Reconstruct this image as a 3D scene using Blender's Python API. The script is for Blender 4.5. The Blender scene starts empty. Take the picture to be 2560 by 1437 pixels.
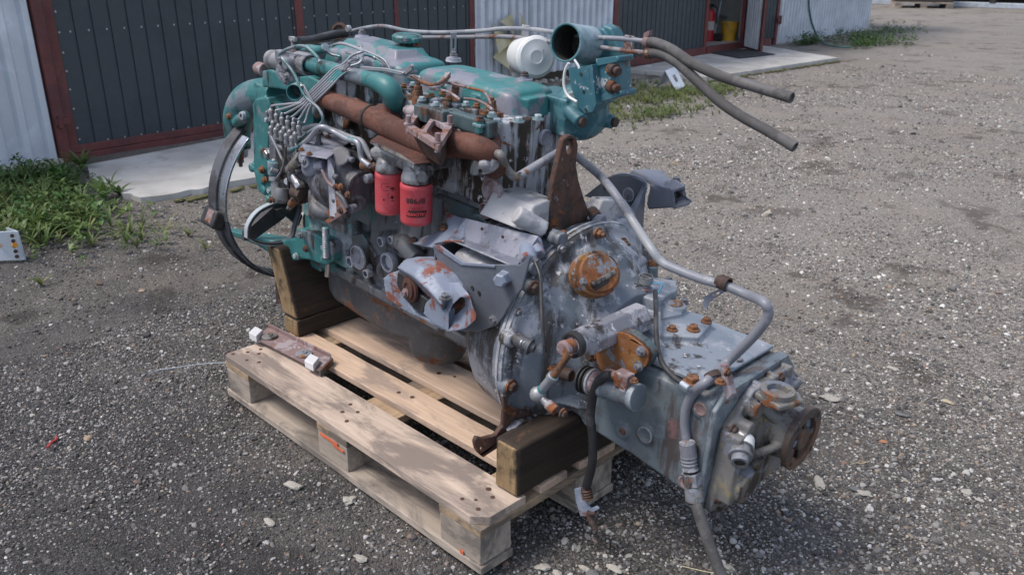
import bpy, bmesh, math, random
import numpy as np
from mathutils import Vector, Matrix, noise
from mathutils.geometry import tessellate_polygon
random.seed(7); rng = np.random.default_rng(7)
R = math.radians
scene = bpy.context.scene
COL = scene.collection

# ------------------------------------------------------------------ camera, sky, sun, exposure
FOC, PITCH, YAW = 2125.974, 0.3773057, 2.3630319
CAM = Vector((2.3715218, -1.0560596, 1.334297))
VD = Vector((math.cos(YAW)*math.cos(PITCH), math.sin(YAW)*math.cos(PITCH), -math.sin(PITCH)))
VR = Vector((math.sin(YAW), -math.cos(YAW), 0)); VU = VR.cross(VD)
cam = bpy.data.cameras.new('camera'); camo = bpy.data.objects.new('camera', cam); COL.objects.link(camo)
camo.matrix_world = Matrix((VR, VU, -VD)).transposed().to_4x4(); camo.location = CAM
cam.sensor_width = 36; cam.lens = FOC/2560*36; cam.clip_end = 600; cam.clip_start = .05
cam.dof.use_dof = True; cam.dof.focus_distance = 2.35; cam.dof.aperture_fstop = 7.1
scene.camera = camo
SUN_EL, SUN_AZ = 60, 238      # degrees; azimuth of the direction the light comes from, counter-clockwise from +X
world = bpy.data.worlds.new('World'); scene.world = world; world.use_nodes = True
wn = world.node_tree.nodes; wl = world.node_tree.links
sky = wn.new('ShaderNodeTexSky'); sky.sky_type = 'NISHITA'; sky.sun_disc = False
sky.sun_elevation = R(SUN_EL); sky.sun_rotation = R(90-SUN_AZ); sky.air_density = 1.0; sky.dust_density = 2.5; sky.ozone_density = 2.0
cl = wn.new('ShaderNodeMix'); cl.data_type = 'RGBA'; cl.inputs[0].default_value = .4; cl.inputs[7].default_value = (3.1, 3.1, 3.2, 1); wl.new(sky.outputs[0], cl.inputs[6])   # thin even cloud whitens the sky
wl.new(cl.outputs[2], wn['Background'].inputs[0]); wn['Background'].inputs[1].default_value = .125
sun = bpy.data.lights.new('sun', 'SUN'); sun.energy = 1.4; sun.angle = R(20); sun.color = (1, .93, .84)
suno = bpy.data.objects.new('sun', sun); COL.objects.link(suno)
sd = Vector((math.cos(R(SUN_AZ))*math.cos(R(SUN_EL)), math.sin(R(SUN_AZ))*math.cos(R(SUN_EL)), math.sin(R(SUN_EL))))
suno.rotation_euler = sd.to_track_quat('Z', 'Y').to_euler(); suno.location = (0, 0, 6)
scene.view_settings.view_transform = 'Standard'; scene.view_settings.look = 'None'
scene.view_settings.exposure = 1.1; scene.view_settings.gamma = 1; scene.view_settings.use_curve_mapping = False

# ------------------------------------------------------------------ frames: engine (nose tipped up) and shed wall
BETA = R(4.0); ORG = Vector((1.07, .475, .42))
EA = Vector((math.cos(BETA), 0, -math.sin(BETA))); EB = Vector((0, 1, 0)); EC = Vector((math.sin(BETA), 0, math.cos(BETA)))
EM = Matrix((EA, EB, EC)); LCAM = EM @ (CAM-ORG)
def ray(px, py): return VD + VR*((px-1280)/FOC) - VU*((py-718.5)/FOC)
def E(px, py, a=None, b=None, c=None):
    """a point of the photograph on a plane of the engine frame"""
    d = EM @ ray(px, py)
    t = (a-LCAM[0])/d[0] if a is not None else (b-LCAM[1])/d[1] if b is not None else (c-LCAM[2])/d[2]
    return LCAM + d*t
def G(px, py, z=0):
    d = ray(px, py); return CAM + d*((z-CAM.z)/d.z)
WPHI = math.atan(.045); WO = Vector((-3.85, 0, 0))
WN = Vector((math.cos(WPHI), math.sin(WPHI), 0)); WU = Vector((-math.sin(WPHI), math.cos(WPHI), 0))
def WL(px, py, off=0):
    d = ray(px, py); t = ((WO+WN*off-CAM).dot(WN))/d.dot(WN); p = CAM+d*t-WO
    return Vector((p.dot(WN), p.dot(WU), p.z))
def toW(p): p = p-WO; return Vector((p.dot(WN), p.dot(WU), p.z))

# ------------------------------------------------------------------ materials
MATS = {}
def mk(name):
    m = bpy.data.materials.new(name); m.use_nodes = True; MATS[name] = m
    return m, m.node_tree.nodes, m.node_tree.links, m.node_tree.nodes['Principled BSDF']
def col(c): return (c[0], c[1], c[2], 1)
def nz(N, Lk, vec, scale, detail=6, rough=.6, dist=0.0):
    n = N.new('ShaderNodeTexNoise'); n.inputs['Scale'].default_value = scale; n.inputs['Detail'].default_value = detail
    n.inputs['Roughness'].default_value = rough; n.inputs['Distortion'].default_value = dist
    Lk.new(vec, n.inputs['Vector']); return n.outputs['Fac']
def ramp(N, Lk, fac, a, b, ca=(0, 0, 0), cb=(1, 1, 1)):
    r = N.new('ShaderNodeValToRGB'); r.color_ramp.elements[0].position = a; r.color_ramp.elements[1].position = b
    r.color_ramp.elements[0].color = col(ca); r.color_ramp.elements[1].color = col(cb); Lk.new(fac, r.inputs[0]); return r.outputs[0]
def mix(N, Lk, fac, a, b, mode='MIX'):
    m = N.new('ShaderNodeMix'); m.data_type = 'RGBA'; m.blend_type = mode
    for i, v in ((0, fac), (6, a), (7, b)):
        if isinstance(v, (int, float)): m.inputs[i].default_value = v
        elif isinstance(v, tuple): m.inputs[i].default_value = col(v)
        else: Lk.new(v, m.inputs[i])
    return m.outputs[2]
def math_(N, Lk, op, a, b=0.0):
    m = N.new('ShaderNodeMath'); m.operation = op
    for i, v in ((0, a), (1, b)):
        if isinstance(v, (int, float)): m.inputs[i].default_value = v
        else: Lk.new(v, m.inputs[i])
    return m.outputs[0]
def mapping(N, Lk, vec, scale=(1, 1, 1), loc=(0, 0, 0), rot=(0, 0, 0)):
    m = N.new('ShaderNodeMapping'); m.inputs['Scale'].default_value = scale; m.inputs['Location'].default_value = loc
    m.inputs['Rotation'].default_value = rot; Lk.new(vec, m.inputs['Vector']); return m.outputs[0]
def th(fr): return .5 + .105*float(np.interp(fr, [0, .02, .05, .1, .2, .3, .4, .5, .6, .7, .8, .9, 1], [4, 2.05, 1.64, 1.28, .84, .52, .25, 0, -.25, -.52, -.84, -1.28, -4]))
def bumpy(N, Lk, B, h, strength, dist=.002):
    b = N.new('ShaderNodeBump'); b.inputs['Strength'].default_value = strength; b.inputs['Distance'].default_value = dist
    Lk.new(h, b.inputs['Height']); Lk.new(b.outputs[0], B.inputs['Normal'])

def worn(name, base, alt=None, alt_f=.4, alt_s=7, chip=None, chip_f=.1, chip_s=22, rust=0, rust_s=9, rustc=((.09, .028, .012), (.30, .11, .035)),
         stain=0, stainc=(.03, .022, .018), rough=.5, metal=0, bump=.35, dust=.15, seed=0, grain=130, edge=0, speck=1.0, alt2=None, alt2_x=None):
    m, N, Lk, B = mk(name)
    tc = N.new('ShaderNodeTexCoord'); v = mapping(N, Lk, tc.outputs['Object'], loc=(seed*1.7, seed*.9, seed*2.3))
    c = mix(N, Lk, ramp(N, Lk, nz(N, Lk, v, 3.1, 4), .35, .65), tuple(x*.86 for x in base), tuple(min(1, x*1.13) for x in base))
    if alt2 is not None:            # paint of the rear half differs from the front half: colour runs along the engine
        sx = N.new('ShaderNodeSeparateXYZ'); Lk.new(tc.outputs['Object'], sx.inputs[0])
        w = math_(N, Lk, 'ADD', sx.outputs[0], math_(N, Lk, 'MULTIPLY', math_(N, Lk, 'SUBTRACT', nz(N, Lk, v, 6, 8, .7), .5), .9))
        c = mix(N, Lk, ramp(N, Lk, math_(N, Lk, 'ADD', w, 1.5), alt2_x+1.46, alt2_x+1.54), c, alt2)
    h = math_(N, Lk, 'ADD', nz(N, Lk, v, grain, 5, .65), math_(N, Lk, 'MULTIPLY', nz(N, Lk, v, 32, 4, .6), .8)); rr = rough
    if alt is not None:
        f = ramp(N, Lk, nz(N, Lk, v, alt_s, 9, .68, .3), th(alt_f)-.012, th(alt_f)+.02); c = mix(N, Lk, f, c, alt)
    f = ramp(N, Lk, nz(N, Lk, v, 34, 8, .75), .5, .75); c = mix(N, Lk, math_(N, Lk, 'MULTIPLY', f, dust), c, (.32, .31, .33))
    ro = ramp(N, Lk, nz(N, Lk, v, 11, 6), .3, .7, (rough-.1,)*3, (min(1, rough+.16),)*3)
    if stain:
        s = nz(N, Lk, mapping(N, Lk, v, scale=(24, 24, 3.5)), 1, 8, .65); s2 = nz(N, Lk, v, 5, 5)
        s = math_(N, Lk, 'ADD', math_(N, Lk, 'MULTIPLY', s, .6), math_(N, Lk, 'MULTIPLY', s2, .4))
        f = ramp(N, Lk, s, .5+.10*(1-2*stain)-.02, .5+.10*(1-2*stain)+.035); c = mix(N, Lk, f, c, stainc)
    if chip is not None:
        k = nz(N, Lk, v, chip_s, 12, .74); t = th(chip_f); f = ramp(N, Lk, k, t-.006, t+.012)
        c = mix(N, Lk, f, c, chip); h = math_(N, Lk, 'SUBTRACT', math_(N, Lk, 'MULTIPLY', h, .4), math_(N, Lk, 'MULTIPLY', f, .5))
    sp = nz(N, Lk, v, 95, 6, .7); c = mix(N, Lk, math_(N, Lk, 'MULTIPLY', ramp(N, Lk, sp, th(.06*speck), th(.06*speck)+.012), .8), c, (.06, .045, .04))
    if edge:
        ge = N.new('ShaderNodeNewGeometry'); pe = math_(N, Lk, 'ADD', ge.outputs['Pointiness'], math_(N, Lk, 'MULTIPLY', math_(N, Lk, 'SUBTRACT', nz(N, Lk, v, 40, 8, .75), .5), .12))
        f = ramp(N, Lk, pe, .56, .60); c = mix(N, Lk, math_(N, Lk, 'MULTIPLY', f, edge), c, chip or (.4, .4, .42))
    if rust:
        k = nz(N, Lk, v, rust_s, 13, .72, .25); t = th(rust); f = ramp(N, Lk, k, t-.012, t+.03)
        rc = ramp(N, Lk, nz(N, Lk, v, 38, 8, .75), .36, .66, rustc[0], rustc[1])
        c = mix(N, Lk, f, c, rc); ro = mix(N, Lk, f, ro, (.85, .85, .85))
        h = math_(N, Lk, 'ADD', h, math_(N, Lk, 'MULTIPLY', f, math_(N, Lk, 'MULTIPLY', nz(N, Lk, v, 85, 8, .8), .9)))
    Lk.new(c, B.inputs['Base Color']); Lk.new(ro, B.inputs['Roughness']); B.inputs['Metallic'].default_value = metal
    bumpy(N, Lk, B, h, bump, .0025)
    return m
LIL = (.27, .28, .33); PALE = (.52, .53, .58)
M_teal = worn('teal_paint', (.033, .155, .16), alt=(.14, .17, .2), alt_f=.3, alt_s=6, chip=PALE, chip_f=.03, rust=.08, rust_s=18, stain=.15, edge=.6, rough=.42, bump=.25)
M_cover = worn('cover_teal', (.03, .165, .17), alt=(.18, .185, .225), alt_f=.46, alt_s=8, chip=(.5, .53, .56), chip_f=.06, chip_s=13, stain=.22, stainc=(.16, .16, .19), rough=.4, seed=3, bump=.22)
M_elbow = worn('elbow_teal', (.032, .125, .155), alt=(.07, .18, .21), alt_f=.25, chip=(.36, .4, .44), chip_f=.14, chip_s=16, rust=.05, stain=.2, edge=.7, rough=.42, seed=5, bump=.2)
M_elbow2 = worn('flaked_teal', (.035, .13, .17), chip=(.42, .46, .5), chip_f=.24, chip_s=22, rust=.14, rust_s=18, rough=.45, seed=6)
M_block = worn('block_paint', (.032, .125, .125), alt=(.085, .09, .097), alt_f=.3, alt_s=6, chip=(.33, .34, .37), chip_f=.05, rust=.12, rust_s=8, stain=.3, rough=.52, seed=2, edge=.6, bump=.6, alt2=(.115, .122, .138), alt2_x=-.78)
M_head = worn('head_stained', (.4, .42, .46), alt=(.12, .19, .21), alt_f=.28, alt_s=9, chip=(.62, .63, .64), chip_f=.14, rust=.15, rust_s=12, stain=.6, stainc=(.035, .027, .02), rough=.5, seed=8, bump=.6)
M_grimy = worn('grimy_block', (.05, .085, .095), alt=(.11, .105, .105), alt_f=.35, alt_s=9, chip=(.36, .38, .42), chip_f=.1, rust=.3, rust_s=9, rustc=((.04, .02, .014), (.17, .075, .035)), stain=.33, rough=.5, seed=9)
M_grey = worn('grey_paint', (.155, .17, .215), alt=(.23, .235, .285), alt_f=.4, alt_s=6, chip=PALE, chip_f=.06, chip_s=18, rust=.04, rust_s=15, stain=.08, rough=.45, seed=1, bump=.5, edge=.7)
M_bell = worn('bell_paint', (.125, .148, .178), alt=(.30, .315, .355), alt_f=.42, alt_s=6.5, chip=(.58, .585, .61), chip_f=.15, chip_s=30, rust=.03, rust_s=14, stain=.42, stainc=(.055, .05, .05), rough=.42, seed=4, bump=.6, edge=.8)
M_gear = worn('gearbox_paint', (.125, .155, .18), alt=(.1, .12, .135), alt_f=.35, alt_s=10, chip=(.4, .42, .46), chip_f=.05, rust=.1, rust_s=6, rustc=((.12, .075, .08), (.2, .1, .1)), stain=.3, stainc=(.07, .06, .06), rough=.42, seed=11, edge=.8, bump=.55)
M_gtop = worn('gearbox_top', (.17, .2, .24), alt=(.25, .27, .31), alt_f=.45, chip=(.55, .56, .58), chip_f=.1, chip_s=34, rust=.04, stain=.04, rough=.42, seed=12, bump=.45, edge=.8)
M_crust = worn('salty_grey', (.155, .16, .185), alt=(.28, .28, .315), alt_f=.4, alt_s=12, chip=(.5, .5, .52), chip_f=.15, chip_s=30, rust=.12, rust_s=16, stain=.25, rough=.5, seed=13)
M_greyrust = worn('grey_rusty', (.2, .235, .31), alt=(.25, .285, .365), alt_f=.3, chip=(.55, .52, .53), chip_f=.08, rust=.36, rust_s=9, rustc=((.12, .035, .025), (.27, .10, .07)), rough=.5, seed=14, bump=.5)
M_bracket = worn('bracket_grey', (.12, .137, .17), alt=(.1, .112, .14), alt_f=.4, alt_s=4, rust=.04, rust_s=14, rough=.4, seed=15, bump=.12)
M_alu = worn('cast_aluminium', (.44, .44, .46), alt=(.27, .275, .3), alt_f=.4, alt_s=9, chip=(.2, .2, .22), chip_f=.06, stain=.2, rough=.55, metal=.1, seed=16, bump=.5)
M_aludirt = worn('dirty_aluminium', (.27, .275, .29), alt=(.15, .15, .16), alt_f=.4, alt_s=14, chip=(.46, .46, .48), chip_f=.1, rust=.05, stain=.2, rough=.45, metal=.4, seed=17, bump=.6)
M_pump = worn('pump_dark', (.09, .093, .108), alt=(.16, .17, .21), alt_f=.3, alt_s=10, chip=(.4, .4, .44), chip_f=.05, rust=.12, stain=.4, rough=.5, metal=.1, seed=18, bump=.4)
M_steel = worn('zinc_steel', (.45, .46, .48), alt=(.3, .3, .32), alt_f=.35, chip=(.25, .14, .07), chip_f=.08, rough=.3, metal=.8, seed=19)
M_line = worn('line_grey', (.27, .28, .31), alt=(.06, .25, .26), alt_f=.24, alt_s=13, chip=(.5, .5, .54), chip_f=.1, rough=.38, metal=.3, seed=20)
M_pipe = worn('pipe_grey', (.19, .2, .235), alt=(.26, .27, .295), alt_f=.35, chip=(.5, .5, .52), chip_f=.06, rust=.1, rust_s=13, rough=.45, seed=21)
M_pipeR = worn('pipe_rusty', (.2, .205, .23), chip=(.5, .5, .52), chip_f=.14, rust=.36, rust_s=14, rustc=((.07, .03, .025), (.2, .09, .06)), rough=.55, seed=22)
M_rust = worn('rust_manifold', (.075, .03, .022), alt=(.12, .048, .032), alt_f=.45, alt_s=8, chip=(.24, .15, .13), chip_f=.08, rough=.85, rust=.3, rust_s=20, rustc=((.05, .025, .02), (.15, .055, .033)), seed=23, bump=.6)
M_rustD = worn('rust_dark', (.045, .027, .022), alt=(.085, .042, .03), alt_f=.4, alt_s=11, chip=(.24, .22, .23), chip_f=.1, rough=.75, rust=.2, rust_s=18, seed=24, bump=.7)
M_rustM = worn('rust_mauve', (.2, .135, .135), alt=(.3, .26, .28), alt_f=.4, alt_s=12, chip=(.4, .37, .4), chip_f=.1, rust=.3, rust_s=13, rough=.75, seed=25, bump=.6)
M_orange = worn('rust_orange', (.19, .075, .022), alt=(.26, .13, .03), alt_f=.3, alt_s=16, chip=(.19, .2, .23), chip_f=.36, chip_s=13, rust=.3, rust_s=14, stain=.3, rough=.7, seed=26, bump=.5)
M_orangeB = worn('rust_bolt', (.17, .072, .03), alt=(.07, .04, .028), alt_f=.5, alt_s=60, chip=(.3, .3, .32), chip_f=.15, chip_s=60, rough=.7, seed=27)
M_pan = worn('sump_paint', (.055, .057, .062), alt=(.1, .1, .11), alt_f=.4, alt_s=5, rust=.4, rust_s=5, rustc=((.07, .03, .018), (.19, .075, .03)), chip=(.25, .25, .26), chip_f=.025, rough=.48, seed=28)
M_white = worn('white_can', (.6, .61, .61), chip=(.1, .12, .13), chip_f=.06, chip_s=9, rough=.3, seed=29, bump=.1, dust=.03)
M_red = worn('red_can', (.6, .09, .11), alt=(.5, .06, .075), alt_f=.4, rough=.42, seed=30, bump=.05, dust=.25)
M_blackp = worn('print_black', (.02, .012, .012), rough=.5, dust=.02, bump=.02)
M_rubber = worn('rubber_hose', (.07, .067, .068), alt=(.1, .096, .096), alt_f=.4, alt_s=12, rough=.75, seed=31, bump=.2)
M_black = worn('black_rubber', (.022, .022, .024), alt=(.05, .05, .055), alt_f=.3, rough=.5, seed=32, bump=.15, dust=.1)
M_shroud = worn('shroud_black', (.035, .036, .042), alt=(.08, .085, .1), alt_f=.35, alt_s=5, rough=.5, seed=33, bump=.1)
M_chrome = worn('polished_band', (.6, .6, .62), chip=(.12, .1, .1), chip_f=.15, chip_s=10, rough=.2, metal=.9, seed=34, bump=.1)
M_yellowish = worn('grimed_cast', (.15, .145, .14), alt=(.21, .18, .12), alt_f=.22, alt_s=18, chip=(.17, .18, .21), chip_f=.3, chip_s=12, rust=.2, rust_s=13, stain=.25, rough=.5, seed=35, bump=.7)
M_boltg = worn('bolt_grey', (.15, .155, .18), alt=(.08, .075, .075), alt_f=.45, alt_s=60, chip=(.36, .36, .38), chip_f=.12, chip_s=70, rough=.45, seed=40)
M_dark = worn('bore_dark', (.02, .018, .017), rough=.7, bump=.3)
M_tan = worn('tan_plastic', (.47, .42, .26), alt=(.4, .34, .17), alt_f=.35, rough=.45, bump=.05, dust=.1)
M_galv = worn('galvanised', (.36, .41, .47), alt=(.44, .49, .55), alt_f=.4, alt_s=6, rough=.45, metal=.1, seed=36, bump=.1)
M_sheetL = worn('light_sheet', (.60, .64, .70), alt=(.55, .59, .65), alt_f=.4, alt_s=1.5, rough=.42, metal=.2, dust=.05, bump=.03)
M_sheetD = worn('dark_sheet', (.030, .042, .052), alt=(.036, .046, .056), alt_f=.4, alt_s=1.2, rough=.45, dust=.05, bump=.03)
M_frame = worn('red_oxide', (.135, .036, .033), alt=(.1, .03, .03), alt_f=.4, alt_s=4, rough=.6, dust=.08, bump=.1)
M_conc = worn('concrete', (.46, .45, .43), alt=(.38, .365, .34), alt_f=.4, alt_s=2.2, chip=(.2, .18, .15), chip_f=.04, chip_s=8, stain=0, rough=.9, grain=60, bump=.5)
M_osb = worn('brown_board', (.2, .085, .03), rough=.7)
M_plaster = worn('plaster', (.5, .49, .45), rough=.8)
M_extred = worn('extinguisher_red', (.45, .02, .03), rough=.35)
M_bucket = worn('bucket_yellow', (.62, .35, .03), rough=.4)
M_mat = worn('rubber_mat', (.028, .03, .034), rough=.9, grain=200, bump=1)
M_hoseg = worn('hose_green', (.03, .13, .11), rough=.5)
M_blue = worn('blue_paint', (.1, .32, .5), rough=.5)
M_redp = worn('red_paint', (.6, .03, .03), rough=.5)
M_darkwood = worn('dark_structure', (.03, .025, .022), rough=.8)
M_flower = worn('orange_yellow_paint', (.75, .3, .02), rough=.6)

def wood(name, light, dark, stainc, stain_f, seed, ax=0, grain=1.0):
    m, N, Lk, B = mk(name); tc = N.new('ShaderNodeTexCoord'); oi = N.new('ShaderNodeObjectInfo')
    mp = N.new('ShaderNodeVectorMath'); mp.operation = 'MULTIPLY_ADD'; Lk.new(oi.outputs['Random'], mp.inputs[0])
    mp.inputs[1].default_value = (7, 11, 5); Lk.new(tc.outputs['Object'], mp.inputs[2]); v = mp.outputs[0]
    s = [38, 38, 38]; s[ax] = 2.2
    g = nz(N, Lk, mapping(N, Lk, v, scale=tuple(s)), 1.0, 8, .62, 1.6)
    c = ramp(N, Lk, g, .34, .66, dark, light)
    s2 = [9, 9, 9]; s2[ax] = 3
    c = mix(N, Lk, ramp(N, Lk, nz(N, Lk, mapping(N, Lk, v, scale=tuple(s2)), 1, 10, .68, .6), th(stain_f)-.05, th(stain_f)+.06), c, stainc)
    c = mix(N, Lk, math_(N, Lk, 'MULTIPLY', ramp(N, Lk, nz(N, Lk, v, 55, 9, .8), th(.12), th(.12)+.06), .6), c, (.09, .07, .06))
    Lk.new(c, B.inputs['Base Color']); B.inputs['Roughness'].default_value = .82
    bumpy(N, Lk, B, g, .35*grain, .003); return m
M_wood = wood('pallet_wood', (.58, .43, .325), (.44, .315, .23), (.30, .23, .19), .3, 1)
M_woodG = wood('weathered_wood', (.40, .34, .285), (.28, .235, .195), (.15, .13, .115), .4, 2)
M_woodY = wood('weathered_crossboard', (.40, .29, .19), (.27, .19, .12), (.13, .11, .09), .35, 3, ax=1)
M_woodN = wood('stained_board', (.54, .435, .355), (.38, .30, .245), (.21, .17, .148), .42, 5)
M_timber = wood('oily_timber', (.038, .024, .015), (.014, .010, .008), (.13, .06, .025), .07, 4, ax=1)
def endgrain(name, light, darkc, f):
    m, N, Lk, B = mk(name); tc = N.new('ShaderNodeTexCoord'); v = tc.outputs['Object']
    w = nz(N, Lk, mapping(N, Lk, v, scale=(60, 60, 9), rot=(0, .25, 0)), 1, 6, .6, 1.5)
    c = ramp(N, Lk, w, .35, .65, tuple(x*.62 for x in light), light)
    c = mix(N, Lk, ramp(N, Lk, nz(N, Lk, v, 9, 9, .6), th(f)-.03, th(f)+.05), c, darkc)
    Lk.new(c, B.inputs['Base Color']); B.inputs['Roughness'].default_value = .85; bumpy(N, Lk, B, nz(N, Lk, v, 90, 6), .5); return m
M_endY = endgrain('timber_end', (.29, .195, .10), (.05, .036, .024), .42)

def ground_mat():
    m, N, Lk, B = mk('gravel_ground'); tc = N.new('ShaderNodeTexCoord'); v = tc.outputs['Object']
    w = mix(N, Lk, .5, v, v)
    def vor(s, out='Color'):
        x = N.new('ShaderNodeTexVoronoi'); x.inputs['Scale'].default_value = s; Lk.new(v, x.inputs['Vector']); return x
    v1, v2 = vor(230), vor(110)
    b1 = N.new('ShaderNodeRGBToBW'); Lk.new(v1.outputs['Color'], b1.inputs[0]); b2 = N.new('ShaderNodeRGBToBW'); Lk.new(v2.outputs['Color'], b2.inputs[0])
    c1 = N.new('ShaderNodeValToRGB'); e = c1.color_ramp; e.elements[0].position = .0; e.elements[0].color = (.05, .046, .043, 1); e.elements[1].position = 1; e.elements[1].color = (.6, .58, .55, 1)
    for p, q in ((.35, (.125, .115, .108, 1)), (.52, (.225, .21, .195, 1)), (.68, (.35, .325, .30, 1))):
        x = e.elements.new(p); x.color = q
    Lk.new(math_(N, Lk, 'ADD', math_(N, Lk, 'MULTIPLY', b1.outputs[0], .6), math_(N, Lk, 'MULTIPLY', b2.outputs[0], .4)), c1.inputs[0])
    c = c1.outputs[0]
    c = mix(N, Lk, math_(N, Lk, 'MULTIPLY', ramp(N, Lk, nz(N, Lk, v, 1.5, 8, .62), th(.5), th(.32)+.06), .5), c, (.29, .255, .225))      # sandy fines
    c = mix(N, Lk, math_(N, Lk, 'MULTIPLY', ramp(N, Lk, nz(N, Lk, mapping(N, Lk, v, loc=(3, 1, 0)), 2.3, 9, .7), th(.3), th(.16)), .8), c, (.075, .06, .05))    # wet dark soil
    c = mix(N, Lk, math_(N, Lk, 'MULTIPLY', ramp(N, Lk, nz(N, Lk, mapping(N, Lk, v, loc=(9, 4, 0)), .5, 5, .6), .45, .6), .35), c, (.30, .29, .28))
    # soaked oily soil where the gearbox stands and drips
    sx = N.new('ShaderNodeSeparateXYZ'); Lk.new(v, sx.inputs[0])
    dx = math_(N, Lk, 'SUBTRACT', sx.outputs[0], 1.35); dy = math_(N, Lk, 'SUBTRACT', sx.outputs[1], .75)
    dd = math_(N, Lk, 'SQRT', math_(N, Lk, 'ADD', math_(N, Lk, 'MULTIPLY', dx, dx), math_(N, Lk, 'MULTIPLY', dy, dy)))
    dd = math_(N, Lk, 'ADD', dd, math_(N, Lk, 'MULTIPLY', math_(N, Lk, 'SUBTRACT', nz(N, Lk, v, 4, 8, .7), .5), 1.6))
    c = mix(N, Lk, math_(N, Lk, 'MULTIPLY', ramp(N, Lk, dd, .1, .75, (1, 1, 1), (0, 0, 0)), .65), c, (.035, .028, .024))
    # vignette-like shade painted into the ground colour, darker toward the near left side
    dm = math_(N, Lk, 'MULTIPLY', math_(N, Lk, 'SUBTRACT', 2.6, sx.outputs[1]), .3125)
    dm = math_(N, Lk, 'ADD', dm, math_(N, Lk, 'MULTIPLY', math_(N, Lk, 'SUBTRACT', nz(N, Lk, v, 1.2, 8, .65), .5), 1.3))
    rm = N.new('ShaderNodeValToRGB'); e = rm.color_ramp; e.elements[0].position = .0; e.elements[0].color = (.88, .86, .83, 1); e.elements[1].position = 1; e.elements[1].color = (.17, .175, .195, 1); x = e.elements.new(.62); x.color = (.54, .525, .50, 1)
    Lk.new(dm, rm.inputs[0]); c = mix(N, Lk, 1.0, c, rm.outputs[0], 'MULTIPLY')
    Lk.new(c, B.inputs['Base Color']); B.inputs['Roughness'].default_value = .85
    h = math_(N, Lk, 'ADD', math_(N, Lk, 'MULTIPLY', v1.outputs['Distance'], -1.0), math_(N, Lk, 'MULTIPLY', v2.outputs['Distance'], -1.2))
    bumpy(N, Lk, B, math_(N, Lk, 'ADD', h, math_(N, Lk, 'MULTIPLY', nz(N, Lk, v, 300, 3), .3)), .8, .006)
    return m
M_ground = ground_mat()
def stone_mat():
    m, N, Lk, B = mk('stone_mix'); at = N.new('ShaderNodeAttribute'); at.attribute_type = 'INSTANCER'; at.attribute_name = 'tone'
    r = N.new('ShaderNodeValToRGB'); e = r.color_ramp; e.elements[0].position = 0; e.elements[0].color = (.03, .029, .031, 1); e.elements[1].position = 1; e.elements[1].color = (.78, .76, .72, 1)
    for p, q in ((.25, (.07, .068, .07, 1)), (.45, (.135, .13, .127, 1)), (.60, (.235, .225, .213, 1)), (.74, (.38, .36, .335, 1)), (.80, (.36, .28, .19, 1)), (.83, (.28, .165, .12, 1)), (.85, (.45, .435, .41, 1))):
        x = e.elements.new(p); x.color = q
    Lk.new(at.outputs['Fac'], r.inputs[0]); tc = N.new('ShaderNodeTexCoord')
    c = mix(N, Lk, .35, r.outputs[0], ramp(N, Lk, nz(N, Lk, tc.outputs['Object'], 1.5, 5), .3, .7, (.08, .075, .07), (.28, .27, .26)), 'MIX')
    c = mix(N, Lk, .7, r.outputs[0], c)
    at2 = N.new('ShaderNodeAttribute'); at2.attribute_type = 'INSTANCER'; at2.attribute_name = 'painted_shade'; c = mix(N, Lk, ramp(N, Lk, at2.outputs['Fac'], 0, 1), c, (.5, .5, .53), 'MULTIPLY')  # near-left shade multiplied into the stone colour
    Lk.new(c, B.inputs['Base Color']); B.inputs['Roughness'].default_value = .8; return m
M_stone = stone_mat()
M_palestone = worn('pale_stone', (.40, .38, .34), alt=(.28, .26, .23), alt_f=.4, alt_s=25, rough=.85, bump=.5)
M_greystone = worn('grey_stone', (.12, .125, .13), alt=(.17, .17, .17), alt_f=.4, alt_s=25, rough=.85, bump=.5)
def leafmat(name, a, b):
    m, N, Lk, B = mk(name); tc = N.new('ShaderNodeTexCoord')
    c = ramp(N, Lk, nz(N, Lk, tc.outputs['Object'], 6, 5, .7), .35, .65, a, b); Lk.new(c, B.inputs['Base Color'])
    B.inputs['Roughness'].default_value = .5; B.inputs['Transmission Weight'].default_value = 0
    tr = N.new('ShaderNodeBsdfTranslucent'); Lk.new(c, tr.inputs[0]); ms = N.new('ShaderNodeMixShader'); ms.inputs[0].default_value = .3
    Lk.new(B.outputs[0], ms.inputs[1]); Lk.new(tr.outputs[0], ms.inputs[2]); Lk.new(ms.outputs[0], N['Material Output'].inputs[0]); return m
M_leaf = leafmat('weed_leaf', (.06, .115, .028), (.14, .21, .055))
M_leafD = leafmat('weed_leaf_dark', (.03, .085, .02), (.08, .17, .04))
M_grass = leafmat('grass_blade', (.07, .125, .03), (.19, .2, .07))
M_moss = worn('moss', (.08, .085, .025), alt=(.13, .11, .05), alt_f=.4, alt_s=30, rough=.9, bump=1)

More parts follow.
